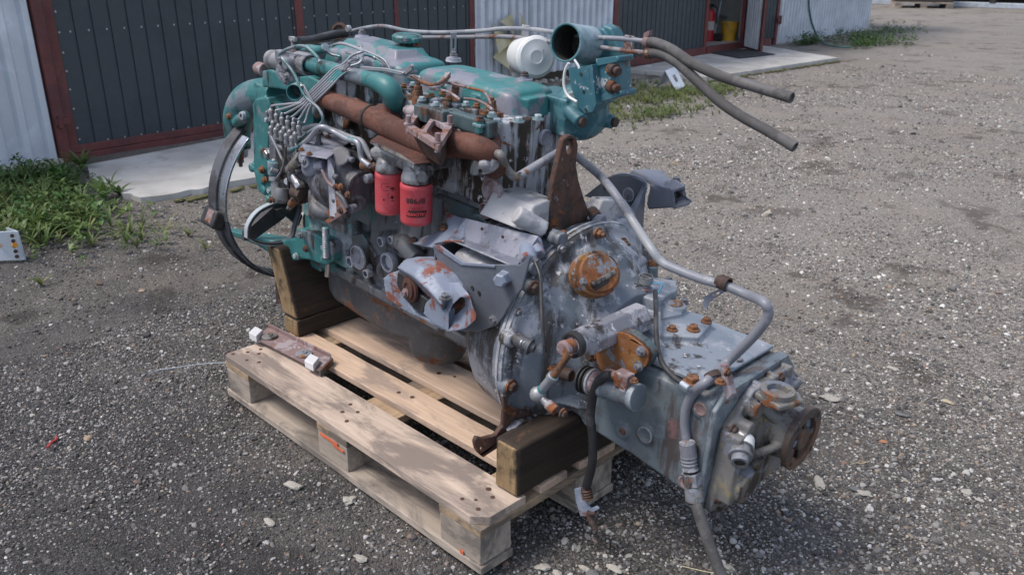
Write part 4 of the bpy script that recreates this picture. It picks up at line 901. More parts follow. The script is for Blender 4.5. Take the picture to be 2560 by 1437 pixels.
# flange that carried the turbocharger
fc = E(1077, 318, c=.512); F0, F1, F2, F3 = [E(px, py, c=.512)*1.0 for px, py in ((1013, 312), (1046, 268), (1133, 312), (1098, 366))]
def rnd(poly, r, n=4):
    out = []
    m = len(poly)
    for i in range(m):
        p, a, c_ = Vector(poly[i]), Vector(poly[i-1]), Vector(poly[(i+1) % m]); da, dc = (a-p).normalized(), (c_-p).normalized(); rr_ = min(r, (a-p).length*.45, (c_-p).length*.45)
        for j in range(n+1):
            t = j/n; out.append((p+da*rr_)*(1-t)**2+p*2*t*(1-t)+(p+dc*rr_)*t*t)
    return out
cen = (F0+F1+F2+F3)/4
def inset(ps, f, sh=Vector()): return [cen+sh+(p-cen)*f for p in ps]
h1 = [F0.lerp(F1, .5).lerp(F3.lerp(F2, .5), s)+(F1-F0)*t for s, t in ((.14, -.33), (.44, -.33), (.44, .33), (.14, .33))]
h2 = [F0.lerp(F1, .5).lerp(F3.lerp(F2, .5), s)+(F1-F0)*t for s, t in ((.54, -.33), (.86, -.33), (.86, .33), (.54, .33))]
b = MB(); b.prism(rnd([F0, F1, F2, F3], .018), (0, 0, -.014), [rnd(h1, .02), rnd(h2, .02)]); b.build('turbo_flange', M_rustM, eng, bevel=.0025)
b = MB(); q = rnd([p-Z*.012 for p in inset([F0, F1, F2, F3], .82)], .02); q2 = [cen-Z*.07+(p-cen+Z*.012)*.75+Vector((0, .02, 0)) for p in q]; m = len(q)
qi = [cen-Z*.012+(p-cen+Z*.012)*.86 for p in q]; q2i = [cen-Z*.068+(p-cen+Z*.07)*.8+Vector((0, .0, 0)) for p in q2]
b.add(q+q2, [(i, (i+1) % m, (i+1) % m+m, i+m) for i in range(m)]); b.add(qi+q2i, [(i, i+m, (i+1) % m+m, (i+1) % m) for i in range(m)]+[tuple(range(m, 2*m))]); b.build('flange_neck', M_rustD, eng)
for f in (F0, F1, F2, F3):
    c = cen+(f-cen)*.86; b = MB(); b.cyl(c-Z*.02, c+Z*.022, .0065, n=12).cyl(c+Z*.0, c+Z*.004, .011, n=12); b.build('stud', M_rustM, eng)
# heat shield
q = [E(925, 352, b=-.30), E(945, 338, b=-.24), E(1100, 390, b=-.22), E(1085, 405, b=-.26), E(1035, 410, b=-.32), E(1000, 385, b=-.31)]
b = MB(); b.prism(q, (0, 0, -.0025)); b.build('heat_shield', M_rust, eng, bevel=.0006)
b = MB(); b.prism([q[0], q[5], q[4], q[4]-Z*.012, q[5]-Z*.014, q[0]-Z*.006], (0, .002, 0)); b.build('heat_shield_lip', M_yellowish, eng)

# ---------------- fuel filters
b = MB()
for (px, py, r) in ((973, 430, .037), (1041, 455, .0405)):
    c = E(px, py, b=-.24); b.lathe(c+Z*.002, Z, [(0, r*.96), (.012, r*.96), (.03, r*.8), (.04, r*.55)], 24); b.cyl(c+Z*.03, c+Z*.062, .022)
c0, c1 = E(973, 430, b=-.24), E(1041, 455, b=-.24)
b.sweep([c0+Z*.04+X*-.04, c0+Z*.05, c1+Z*.042, c1+Z*.03+X*.04], .025, 14); b.box(c0.x, c1.x, -.22, -.12, c0.z+.02, c0.z+.055); b.cyl(c0+Z*.04+X*-.03, c0+Z*.035+X*-.062, .017); b.cyl(c1+Z*.03+X*.03-Y*.0, c1+Z*.028+X*.045-Y*.02, .016)
for i in range(5): q = c0.lerp(c1, i/4)+Z*.055; b.cyl(q, q+Z*.014, .016)
b.build('filter_head', M_aludirt, eng, vox=.003, smooth=1)
c = E(932, 415, b=-.25); MB().cyl(c, c+Vector((-.03, -.012, -.004)), .016).cyl(c+X*.02, c, .011).build('banjo_fitting', M_orangeB, eng, bevel=.002)
def can(px, py, py1, b_, r, extra=0):
    top = E(px, py, b=b_); bot = E(px, py1, b=b_); h = top.z-bot.z; b = MB()
    b.lathe(top, -Z, [(0, r*.93), (.003, r*.985), (.012, r), (.014, r*.985), (h-.012, r*.985), (h-.005, r*.96), (h-.001, r*.86), (h, r*.5)], 40)
    return b.build('oil_filter', M_red, eng, sharp=50), top, h
f1, t1, h1_ = can(973, 427, 529, -.235, .0385); f2, t2, h2_ = can(1041, 456, 556, -.24, .0415)
def text_on(can_o, top, r, s, size, ang, drop, mat, flip=True, shear=0, off=.0006, sx=1, bold=.0):
    cu = bpy.data.curves.new('lettering', 'FONT'); cu.body = s; cu.size = size; cu.align_x = 'CENTER'; cu.align_y = 'CENTER'; cu.shear = shear; cu.offset = bold*size
    to = bpy.data.objects.new('lettering', cu); COL.objects.link(to); bpy.context.view_layer.update()
    me = bpy.data.meshes.new_from_object(to.evaluated_get(bpy.context.evaluated_depsgraph_get())); bpy.data.objects.remove(to)
    for v in me.vertices:
        x, y = v.co.x*sx, v.co.y
        if flip: x, y = -x, -y
        a = ang+x/r; v.co = Vector((top.x+(r+off)*math.cos(a), top.y+(r+off)*math.sin(a), top.z-drop+y))
    me.materials.clear(); me.materials.append(mat); o = bpy.data.objects.new('lettering', me); COL.objects.link(o); o.parent = can_o; return o
def panel_on(can_o, top, r, poly, ang, drop, mat, off, name='printed_panel', flip=True):
    loops = [[Vector((x, y, 0)) for x, y in poly]]; me = bpy.data.meshes.new(name); bm = bmesh.new()
    vs = [bm.verts.new(v) for v in loops[0]]; bm.faces.new(vs); bmesh.ops.subdivide_edges(bm, edges=bm.edges, cuts=6, use_grid_fill=True); bmesh.ops.triangulate(bm, faces=bm.faces)
    for v in bm.verts:
        x, y = v.co.x, v.co.y
        if flip: x, y = -x, -y
        a = ang+x/r; v.co = Vector((top.x+(r+off)*math.cos(a), top.y+(r+off)*math.sin(a), top.z-drop+y))
    bm.to_mesh(me); bm.free(); me.materials.append(mat); o = bpy.data.objects.new(name, me); COL.objects.link(o); o.parent = can_o; return o
va = math.atan2(LCAM.y-t2.y, LCAM.x-t2.x); rf = .0415*.985
M_redt = worn('print_red', (.6, .06, .07), rough=.5, dust=.0)
text_on(f2, t2, rf, 'BF988', .0185, va-.05, .036, M_blackp, sx=1.05, bold=.02)
hw, hh = .0245, .0085; panel_on(f2, t2, rf, [(-hw-.003, -hh), (hw-.003, -hh), (hw+.003, hh), (-hw+.003, hh)], va+.02, .0705, M_blackp, .0005)
text_on(f2, t2, rf, 'BALDWIN', .0125, va+.02, .0705, M_redt, shear=.25, off=.0012, bold=.03)
text_on(f2, t2, rf, 'FILTERS', .0062, va-.02, .0565, M_blackp, shear=.25, sx=1.1)
for (x0, x1, y0, y1) in ((-.017, .017, -.0046, -.0041), (-.017, .017, .0041, .0046), (-.0175, -.0168, -.0046, .0046), (.0168, .0175, -.0046, .0046)): panel_on(f2, t2, rf, [(x0, y0), (x1, y0), (x1, y1), (x0, y1)], va-.02, .0565, M_blackp, .0005, 'printed_rule')
va1 = math.atan2(LCAM.y-t1.y, LCAM.x-t1.x); rf1 = .0385*.985
for dx, dz, w, h in ((.20, .03, .007, .003), (-.12, .026, .008, .0012), (.25, .035, .007, .0011), (.18, .055, .005, .005), (.2, .064, .006, .001), (-.4, .062, .003, .003), (-.28, .036, .012, .0006), (-.28, .018, .012, .0006), (-.55, .027, .0006, .009), (-.1, .05, .0006, .01)):
    panel_on(f1, t1, rf1, [(-w, -h*.7), (w*.4, -h), (w, h*.2), (-w*.3, h)], va1+dx, dz+.006, M_blackp, .0005, 'printed_mark')

# ---------------- injection pump with governor and top bracket
b = MB(); gc = E(855, 450, b=-.25)
b.lathe(gc+Vector((-.07, 0, 0)), X, [(0, .05), (.02, .078), (.06, .09), (.10, .09), (.13, .075), (.145, .045)], 30)
b.lathe(gc+Vector((.0, 0, 0)), -Y, [(0, .085), (.04, .082), (.062, .066), (.074, .03)], 30)
b.box(gc.x-.30, gc.x-.03, -.30, -.17, gc.z-.03, gc.z+.075); b.box(gc.x-.30, gc.x-.05, -.24, -.1, gc.z-.05, gc.z)
b.cyl(gc+Vector((.02, -.0, .05)), gc+Vector((.045, -.035, .085)), .030); b.cyl(gc+Vector((.05, 0, -.03)), gc+Vector((.11, -.02, -.035)), .022)
b.cyl(gc+Vector((.06, .0, .0)), gc+Vector((.1, .0, .0)), .05); b.sweep([gc+Vector((-.06, -.05, -.04)), gc+Vector((.0, -.08, -.075)), gc+Vector((.06, -.03, -.09))], .02)
for i in range(7): a = R(-30+i*45); q = gc+Vector((.07+0*i, 0, 0))+Vector((0, math.cos(a), math.sin(a)))*.083; b.cyl(q, q+X*.02, .009, n=8)
b.build('injection_pump', M_pump, eng, vox=.0035, smooth=2)
b = MB(); c = E(800, 462, b=-.315); b.lathe(c, Vector((-.2, -1, .1)), [(0, .036), (.01, .036), (.014, .03), (.012, .022), (.02, .016), (.022, .005)], 28); b.build('governor_plug', M_aludirt, eng)
for px, py in ((930, 445), (890, 520), (850, 500)): c = E(px, py, b=-.3); MB().cyl(c, c+Vector((.0, -.02, .0)), .012).build('pump_plug', M_pump, eng, bevel=.002)
# top bracket: plate bent down at its right end
q = Q([(748, 370), (775, 338), (868, 335), (880, 350), (818, 395), (752, 385)], c=.365)
b = MB(); b.prism(q, (0, 0, -.005)); b.build('pump_bracket', M_grey, eng, bevel=.0015)
e0, e1 = E(818, 393, c=.363), E(873, 345, c=.363); 
w_ = MB(); w_.prism([e0, e1, e1+Vector((.03, .01, -.11)), e1+Vector((.008, .0, -.11)), e1+Vector((-.004, -.004, -.022)), e0+Vector((.022, .004, -.026)), e0+Vector((.052, -.012, -.15)), e0+Vector((.030, -.02, -.15))], (.005, -.002, 0)); w_.build('bracket_leg', M_grey, eng, bevel=.001)
for px, py in ((753, 375), (773, 385), (820, 343), (802, 336)): bolt('orange', E(px, py, c=.367), Z, .7)
c = E(797, 362, c=.365); b = MB(); b.cyl(c, c+Z*.034, .0075, n=14).lathe(c, Z, [(0, .011), (.006, .011)], 6); b.build('stud', M_pump, eng)
c = E(776, 412, b=-.33); b = MB(); b.lathe(c, Vector((.1, -.9, .5)), [(-.03, .036), (0, .034), (.006, .028), (.014, .018), (.02, .016), (.022, .006)], 26); b.cyl(c+Vector((.03, 0, .0)), c+Vector((.055, .01, .01)), .016); b.build('governor_cap', M_grey, eng, vox=.0028, smooth=1); bolt('grey', c+Vector((.002, -.022, .012)), Vector((.1, -.9, .5)), .6)
c = E(795, 405, b=-.33); 
# delivery valves: two rows, six each
vt = [(679, 292), (692, 301), (706, 309), (720, 317), (735, 322), (748, 330)]
b = MB(); q = Q([(672, 318), (690, 300), (760, 335), (740, 360)], c=.355); b.prism(q, (0, 0, -.06)); b.build('pump_top', M_aludirt, eng, bevel=.004)
vm = MB().lathe((0, 0, -.012), Z, [(0, .0095), (.01, .0095)], 6).lathe((0, 0, -.002), Z, [(0, .0075), (.012, .0075)], 16).lathe((0, 0, .01), Z, [(0, .0088), (.010, .0088), (.012, .006), (.016, .0045)], 6).build('delivery_valve', M_aludirt, eng)
first = True; VT = []
for px, py in vt:
    c = E(px, py, c=.39); VT.append(c)
    if first: vm.location = c; first = False
    else: rep(vm, c, scale=.85)
for i, (px, py) in enumerate([(683, 318), (697, 326), (711, 333), (725, 341), (738, 347), (690, 336), (704, 343), (716, 351), (730, 357), (678, 331)]):
    c = E(px, py, c=.372); rep(vm, c, scale=.75); 
    if i % 2: bolt('orange', c+Z*.012, Z, .5)
    else: bolt('zinc', c+Z*.012, Z, .5)
# feed pump cluster left of the governor
c = E(686, 402, b=-.30); b = MB(); b.lathe(c, Vector((-.05, 0, -1)), [(0, .017), (.002, .0205), (.04, .0205), (.043, .018)], 24); b.build('primer_knob', M_elbow, eng)
b = MB(); b.lathe(c+Vector((-.002, 0, .004)), Vector((-.05, 0, -1)), [(0, .006), (.004, .006)], 12); b.build('primer_cap', M_white, eng)
c2 = c+Vector((-.0, 0, -.045)); b = MB(); b.lathe(c2, Vector((.15, 0, -1)), [(0, .019), (.012, .021), (.014, .015), (.04, .019), (.06, .020), (.062, .012)], 20); b.lathe(E(706, 478, b=-.3)+Z*.01, Vector((.1, -.2, -1)), [(0, .02), (.03, .022), (.045, .012)], 20); b.build('strainer_bowl', M_aludirt, eng)
for pts, r, m in (([(725, 425), (740, 408), (752, 396)], .016, M_yellowish), ([(715, 400), (725, 418)], .014, M_pump), ([(733, 440), (742, 455), (748, 463)], .014, M_steel), ([(735, 480), (752, 486)], .017, M_rustD), ([(728, 512), (738, 498)], .012, M_orangeB), ([(722, 522), (728, 512)], .008, M_yellowish), ([(747, 392), (770, 404)], .014, M_grey)):
    q = Q(pts, b=-.315); b = MB()
    for i in range(len(q)-1): b.cyl(q[i], q[i+1], r, n=16)
    b.lathe(q[-1], q[-1]-q[0], [(-.004, r*1.15), (.01, r*1.15), (.012, r*.8)], 6); b.build('fitting', m, eng, bevel=.001)
b = MB(); b.box(E(690, 420, b=-.27).x, E(760, 480, b=-.27).x, -.29, -.15, E(740, 500, b=-.27).z, E(740, 380, b=-.27).z); b.cyl(E(745, 440, b=-.31), E(745, 440, b=-.2), .03); b.build('feed_pump', M_pump, eng, vox=.004, smooth=1)
for i in range(7):
    px, py = random.uniform(690, 760), random.uniform(385, 500); c = E(px, py, b=-.305); MB().cyl(c, c+Vector((random.uniform(-.01, .02), -.018, random.uniform(-.01, .01))), random.uniform(.006, .011), n=12).build('fitting', random.choice([M_rustD, M_steel, M_pump, M_aludirt]), eng, bevel=.001)
# stop lever linkage in front of governor
b = MB(); q = Q([(835, 470), (845, 465), (865, 530), (855, 538), (820, 560), (812, 552), (842, 530)], b=-.34); b.prism(q, (0, .004, 0)); b.build('control_lever', M_rustM, eng, bevel=.001)
for px, py, k in ((840, 468, 'brown'), (852, 467, 'orange'), (870, 487, 'orange'), (851, 526, 'brown')): bolt(k, E(px, py, b=-.342), -Y, .8)
line('control_rod', Q([(805, 425), (820, 455), (838, 470)], b=-.345), .004, M_rustM)
line('control_rod', Q([(842, 482), (858, 498), (868, 520)], b=-.345), .006, M_pump)
q = Q([(814, 568), (816, 640)], b=-.33); MB().cyl(q[0], q[1], .008, .009).build('tension_spring', M_line, eng)
b = MB()
for i in range(16): p = q[0].lerp(q[1], i/15); b.lathe(p, q[1]-q[0], [(0, .009), (.0015, .0105), (.003, .009)], 12, caps=False)
b.build('spring_coils', M_line, eng)
line('fuel_pipe', Q([(695, 345), (690, 362), (728, 375), (770, 350), (800, 318)], b=-.30)+Q([(835, 330), (868, 348), (895, 358), (903, 395), (915, 408), (925, 415)], b=-.28), .0075, M_line)
line('fuel_pipe', Q([(760, 322), (800, 316), (880, 345), (905, 355), (925, 390), (935, 400)], b=-.24), .008, M_pipe)
line('fuel_pipe', Q([(730, 365), (765, 335), (800, 312), (807, 295), (795, 270), (762, 240), (735, 185), (705, 145)], b=-.28), .0042, M_teal)
line('fuel_pipe', Q([(700, 345), (712, 385), (720, 440), (722, 470)], b=-.325), .004, M_black)
line('fuel_pipe', Q([(715, 365), (712, 400), (705, 425), (690, 450)], b=-.33), .0035, M_yellowish)
line('fuel_pipe', Q([(672, 330), (690, 365), (706, 400)], b=-.32), .004, M_aludirt)

# ---------------- six high pressure lines
K1 = [(752, 252), (758, 252), (764, 254), (770, 256), (776, 258), (783, 260)]      # at the lower clamp
K2 = [(855, 163), (860, 166), (865, 169), (869, 172), (873, 175), (877, 178)]      # at the upper clamp
ends = [[(880, 140), (900, 132), (905, 128), (865, 112), (835, 112), (815, 125), (825, 135), (850, 142)],
        [(880, 150), (893, 150), (895, 142), (880, 135), (865, 132)],
        [(895, 160), (905, 150), (908, 140), (920, 138), (940, 145), (975, 170)],
        [(900, 172), (960, 173), (1010, 183), (1030, 182)],
        [(900, 174), (960, 177), (1005, 186), (1045, 192), (1052, 200)],
        [(900, 168), (960, 176), (1010, 186), (1040, 178)]]
for i in range(6):
    v = VT[i]; p = [v+Z*.012, v+Z*.028]; bend = E(vt[i][0]+4, vt[i][1]-20-3*(5-i)*.3, c=.43); a = E(K1[i][0]-25+i*1.5, K1[i][1]+14+i*3, b=-.27+.008*i); 
    p += [E(vt[i][0]+8+i, vt[i][1]-28+i*1.2, b=-.275), E(K1[i][0]-10, K1[i][1]+6+i*1.5, b=-.262), E(*K1[i], b=-.255)]
    p += [E(K1[i][0]+.45*(K2[i][0]-K1[i][0]), K1[i][1]+.5*(K2[i][1]-K1[i][1]), b=-.225), E(K2[i][0]-22, K2[i][1]+10, b=-.2), E(*K2[i], b=-.19)]
    p += [E(x, y, b=-.17+.012*j if i < 3 else -.165) for j, (x, y) in enumerate(ends[i])]
    line('injector_line', p, .0036, M_line, n=8, k=6)
def clamp(p0, p1, b_, w=.006):
    q0, q1 = E(*p0, b=b_), E(*p1, b=b_); d = (q1-q0).normalized(); n_ = Vector((0, -1, 0)); s = d.cross(n_)
    MB().obox((q0+q1)/2, (q1-q0)*.5, s*.007, n_*.002).build('line_clamp', M_line, eng, bevel=.001); bolt('zinc', q0+n_*.003, n_, .5); bolt('zinc', q1+n_*.003, n_, .5)
clamp((757, 215), (782, 262), -.275); clamp((858, 175), (875, 155), -.205); clamp((1010, 183), (1033, 165), -.17); clamp((895, 118), (905, 122), -.1); clamp((925, 138), (940, 145), -.12)
line('injector_line', Q([(830, 118), (850, 108), (880, 115), (930, 135), (960, 150), (975, 172)], b=-.12), .0036, M_line)

# ---------------- front: thermostat housing, coolant pipe, timing case, coolant elbow
tb = -.17
b = MB(); q = E(735, 160, b=tb)
b.obox(q+Vector((.0, .02, 0)), (.055, 0, 0), (0, .05, 0), (0, 0, .035)); b.obox(q+Vector((.03, .02, -.045)), (.07, 0, 0), (0, .05, 0), (0, 0, .02)); b.cyl(q+Vector((.04, -.03, .01)), q+Vector((.04, -.055, .01)), .018); b.box(q.x-.01, q.x+.035, q.y-.05, q.y, q.z-.02, q.z+.02)
b.build('thermostat_housing', M_crust, eng, vox=.0035, smooth=1)
q0, q1 = E(680, 150, b=tb), E(718, 153, b=tb); MB().pipe(q1+X*.02, q0, .030, .026).build('outlet_pipe', M_aludirt, eng)
q0, q1 = E(752, 158, b=tb-.0), E(778, 166, b=tb); MB().pipe(q0-X*.01, q1, .033, .0275, depth=.02).build('coupling_sleeve', M_aludirt, eng)
pp = [tuple(E(x, y, b=bb))+(r,) for x, y, bb, r in ((768, 160, tb, .0215), (820, 172, tb, .0215), (880, 188, tb-.005, .0215), (925, 200, tb-.01, .022), (948, 207, tb-.012, .026), (970, 220, tb-.012, .029), (983, 240, tb-.008, .027), (985, 262, tb+.002, .023), (980, 285, tb+.03, .022))]
b = MB(); b.sweep(pp, .024, 26, k=7); c = E(985, 275, b=tb+.03); b.cyl(c, c+Vector((.0, .05, -.03)), .035); c = E(962, 262, b=tb+.02); b.box(c.x-.02, c.x+.06, c.y-.005, c.y+.05, c.z-.03, c.z+.0)
b.build('coolant_pipe', M_teal, eng, vox=.0035, smooth=3)
bolt('teal', E(963, 268, b=tb), -Y, 1.1); bolt('teal', E(927, 245, b=tb+.02), -Y, 1.2); bolt('teal', E(1018, 275, b=tb), -Y, 1)
c = E(1025, 278, b=tb-.03); MB().cyl(c+X*.04, c, .014, .016).cyl(c, c-X*.012-Y*.005, .011).build('plug', M_rustM, eng, bevel=.002)
b = MB(); c = E(735, 105, b=tb+.02); q = E(735, 130, b=tb+.02); b.cyl(q-Z*.015, c, .009); b.cyl(c, c+Z*.008, .011); b.obox(c+Vector((.0, 0, .008)), (.016, 0, 0), (0, .008, 0), (0, 0, .006)); b.build('vent_fitting', M_aludirt, eng, bevel=.001)
hp = [tuple(E(x, y, b=bb)) for x, y, bb in ((742, 104, tb+.02), (780, 100, .0), (830, 88, .08), (865, 84, .14))]
line('vent_hose', hp, .0135, M_black, n=14); line('vent_hose', [Vector(p)+Vector((.02, .06, -.02)) for p in hp], .0135, M_black, n=14)
line('fuel_pipe', Q([(698, 150), (702, 133), (735, 118), (765, 118), (790, 140), (800, 155)], b=tb-.03), .005, M_teal)
line('fuel_pipe', Q([(740, 128), (772, 122), (800, 125), (815, 118)], b=tb+.04), .012, M_teal)
bolt('grey', E(703, 152, b=tb-.05), -Y, 1.2)
# horizontal bracket under the thermostat and alternator arm
b = MB(); b.prism(Q([(655, 178), (672, 174), (700, 182), (720, 195), (770, 190), (800, 205), (790, 232), (745, 232), (690, 222), (655, 218)], b=-.2), (0, .09, 0)); b.cyl(E(770, 185, b=-.14), E(770, 215, b=-.14), .04)
b.build('front_bracket', M_teal, eng, vox=.0038, smooth=1)
q = E(735, 232, b=-.235); MB().pipe(q+Vector((-.03, .04, 0)), q, .024, .021, depth=.05).build('lifting_eye', M_teal, eng)
c = E(650, 172, b=-.18); MB().cyl(c+X*.03, c-X*.01, .02).cyl(c-X*.01, c-X*.03, .01).build('sender_plug', M_rustM, eng, bevel=.002)
for px, py in ((715, 203), (718, 192)): bolt('grey', E(px, py, b=-.235), -Y, 1)
# timing case
b = MB()
b.prism(Q([(630, 262), (638, 250), (665, 246), (690, 262), (700, 280), (700, 330), (690, 370), (690, 470), (700, 505), (675, 498), (645, 480), (632, 420), (636, 330)], b=-.2), (0, .17, 0))
b.prism(Q([(632, 262), (640, 248), (668, 244), (674, 262), (672, 300), (668, 420), (650, 480), (634, 430)], b=-.215), (0, .03, 0))
tp = [tuple(E(x, y, b=bb))+(r,) for x, y, bb, r in ((600, 372, -.15, .038), (594, 335, -.14, .045), (597, 290, -.14, .052), (618, 252, -.14, .055), (655, 236, -.14, .052), (700, 240, -.14, .05))]
b.sweep(tp, .05, 20); b.cyl(E(592, 268+40, b=-.17), E(613, 290, b=-.205), .018, n=14)
c = E(575, 292, b=-.15); b.cyl(c+X*.05, c, .013)
b.cyl(E(672, 236, b=-.14), E(672, 205, b=-.14), .045)
for px, py in ((665, 378), (637, 418), (655, 437), (660, 452), (668, 475), (680, 500)): q = E(px, py, b=-.2); b.cyl(q+Y*.03, q-Y*.018, .015, n=14)
b.build('timing_case', M_teal, eng, vox=.0042, smooth=2)
for px, py, k, s in ((671, 284, 'grey', 1), (668, 300, 'teal', .9), (672, 385, 'zinc', 1.6), (662, 380, 'brown', 1.2), (655, 425, 'orange', 1.1), (663, 450, 'orange', 1), (675, 477, 'teal', 1), (679, 503, 'brown', 1.3), (573, 292, 'orange', 1)): bolt(k, E(px, py, b=-.222), -Y, s)
c = E(596, 370, b=-.15); b = MB(); b.cyl(c, c-Z*.03, .034, .030); b.build('outlet_flange', M_teal, eng); b = MB(); c = E(600, 392, b=-.17); b.cyl(c+Z*.03, c-Z*.01, .016, .012).cyl(c-Z*.01, c-Z*.02, .012).cyl(c-Z*.02, c-Z*.035, .007); b.build('drain_tap', M_rustM, eng, bevel=.001)
c = E(611, 289, b=-.21); MB().lathe(c, -Y, [(0, .013), (.012, .013), (.013, .007), (.004, .006)], 18).build('port', M_teal, eng)

# ---------------- fan ring pieces
def arc(cy, cz, rad, x0, x1, thk, a0, a1, n, dr=0):
    b = MB(); rings = []
    for i in range(n+1):
        a = R(a0+(a1-a0)*i/n); u = Vector((0, math.cos(a), math.sin(a))); c = Vector((0, cy, cz))+u*rad
        rings.append([c+X*x0, c+X*x1, c+X*x1+u*thk+X*0, c+X*x0+u*(thk+dr)])
    b.loft(rings); return b
arc(.04, 0, .316, -1.440, -1.387, .018, 128, 262, 40).build('fan_ring', M_shroud, eng, bevel=.002)
arc(.04, 0, .318, -1.386, -1.336, .008, 132, 186, 26).build('clamp_band', M_chrome, eng, bevel=.001)
arc(.04, 0, .317, -1.386, -1.336, .008, 186, 240, 26).build('clamp_band', M_shroud, eng, bevel=.001)
q = E(538, 545, a=-1.40); b = MB(); b.obox(q+Vector((0, -.005, 0)), (.045, 0, 0), (0, .02, -.012), (0, .014, .028)); b.build('band_lug', M_black, eng, bevel=.008); b = MB(); b.obox(q+Vector((.01, -.018, .01)), (.02, 0, 0), (0, .008, -.006), (0, .01, .02)); b.build('lug_pad', M_rustM, eng, bevel=.003)
# radiator arm and belt below
bl = [E(x, y, a=-1.13) for x, y in ((622, 590), (626, 560), (650, 530), (690, 512), (728, 508), (745, 520), (735, 560), (725, 592), (690, 606), (650, 604))]
def belt(name, pts, r, w, mat):
    P = sm(pts+[pts[0]], 5); rings = []; m = len(P)
    b = MB(); c = sum((Vector(p) for p in pts), Vector())/len(pts)
    vs = []; 
    for p in P:
        p = Vector(p); u = (p-c).normalized(); vs += [p-X*w, p+X*w, p+X*w+u*r, p-X*w+u*r]
    fs = [(4*i+j, 4*i+(j+1) % 4, 4*(i+1)+(j+1) % 4, 4*(i+1)+j) for i in range(m-1) for j in range(4)]; b.add(vs, fs); return b.build(name, mat, eng, sharp=30)
belt('drive_belt', bl, .009, .009, M_shroud); cb_ = sum(bl, Vector())/len(bl); belt('belt_edge', [p+(p-cb_).normalized()*.009 for p in bl[:6]]+[p+(p-cb_).normalized()*.006 for p in bl[6:]], .003, .0095, M_teal)
b = MB(); b.prism(Q([(602, 598), (605, 575), (680, 510), (740, 478), (748, 500), (700, 545), (630, 595)], a=-1.2), (.02, 0, 0)); b.build('alternator_arm', M_shroud, eng, bevel=.003)
b = MB(); b.prism(Q([(680, 520), (730, 500), (745, 535), (735, 560), (712, 540)], a=-1.17), (.03, 0, 0)); b.build('perforated_plate', M_black, eng, bevel=.002)
b = MB(); b.cyl((-1.16, 0.0, -.02), (-1.06, 0, -.02), .10, n=36); b.cyl((-1.13, 0, -.02), (-1.10, 0, -.02), .115, n=36); b.build('crank_pulley', M_shroud, eng, bevel=.003)
b = MB(); b.box(-1.08, -1.0, -.14, .15, -.14, .48); b.box(-1.12, -1.0, -.12, .12, .1, .4); b.build('front_cover', M_teal, eng, vox=.006, smooth=2)
# front engine mounting: cast teal arm
b = MB()
b.prism(Q([(735, 600), (745, 572), (760, 575), (822, 602), (832, 612), (830, 655), (800, 660), (775, 650), (755, 648), (735, 652), (720, 640)], b=-.2), (0, .04, 0))
b.loft([[E(x, y, b=bb) for x, y, bb in q] for q in ([(568, 574, -.12), (578, 590, -.12), (578, 582, .0), (570, 568, .0)], [(625, 590, -.17), (640, 612, -.17), (660, 596, .0), (645, 580, .0)], [(690, 603, -.2), (700, 648, -.2), (720, 620, -.05), (712, 590, -.05)], [(745, 595, -.2), (745, 652, -.2), (760, 640, -.05), (760, 590, -.05)])])
b.cyl(E(700, 655, b=-.205), E(700, 655, b=-.15), .022); b.cyl(E(815, 648, b=-.21), E(815, 648, b=-.16), .018)
b.build('front_mount', M_teal, eng, vox=.0042, smooth=2)
for px, py, k in ((752, 588, 'grey'), (765, 622, 'brown'), (810, 618, 'teal'), (815, 640, 'grey'), (572, 585, 'brown'), (740, 640, 'teal')): bolt(k, E(px, py, b=-.212), -Y, 1)
b = MB(); b.box(-1.02, -.80, HB-.06, HB, .06, .115); b.box(-1.02, -.78, HB-.045, HB, -.06, .1); b.build('side_cover', M_teal, eng, bevel=.008); 
line('dipstick_tube', Q([(820, 655), (818, 690)], b=-.2), .008, M_steel)
b = MB(); b.prism(Q([(690, 645), (702, 640), (705, 700), (712, 705), (712, 758), (690, 758), (688, 705), (694, 700)], b=-.22), (0, .004, 0), [Q([(697, 712), (704, 712), (704, 748), (697, 748)], b=-.22)]); b.build('hanging_clip', M_rustD, eng, bevel=.001)

# ---------------- flywheel housing and clutch bell (ring axis = engine axis)
b = MB()
b.lathe((-.2, 0, 0), X, [(0, .20), (.02, .235), (.06, .262), (.165, .272), (.172, .288), (.198, .290)], 64)
b.box(-.19, -.02, -.20, .20, .10, .22)
b.loft([[(-.19, -.24, .20), (-.01, -.24, .18), (-.01, .30, .16), (-.19, .30, .18)], [(-.185, -.19, .285), (-.01, -.17, .25), (-.01, .20, .27), (-.185, .12, .29)]])
b.build('flywheel_housing', M_bell, eng, vox=.0045, smooth=1)
# upper adapter casting in bare aluminium
b = MB()
p = Q([(1262, 560), (1275, 540), (1298, 500), (1330, 488), (1368, 490), (1368, 590), (1345, 585), (1322, 572)], a=-.10); b.prism(p, (.05, 0, 0)); b.prism([v-X*.0 for v in p[:4]]+[p[4], p[5]], (-.09, 0, 0))
q0, q1 = E(1290, 535, a=-.06), E(1360, 575, a=-.02); b.cyl(q0, q1, .022)
b.prism(Q([(1478, 490), (1535, 490), (1560, 525), (1565, 560), (1520, 590), (1470, 570), (1440, 575)], a=-.07), (.04, 0, 0))
b.build('adapter_casting', M_alu, eng, vox=.004, smooth=2)
b = MB()
b.lathe((.0, 0, 0), X, [(.0, .292), (.016, .292), (.022, .284), (.024, .272), (.03, .262), (.05, .254), (.075, .235), (.095, .20), (.12, .175), (.16, .16)], 72)
for i, (px, py) in enumerate(((1340, 668), (1405, 600), (1500, 590), (1560, 610), (1282, 850), (1275, 970), (1320, 1010), (1337, 720), (1622, 650))):
    c = E(px, py, a=.03); b.cyl((.0, c.y, c.z), (.034, c.y, c.z), .019, n=16)
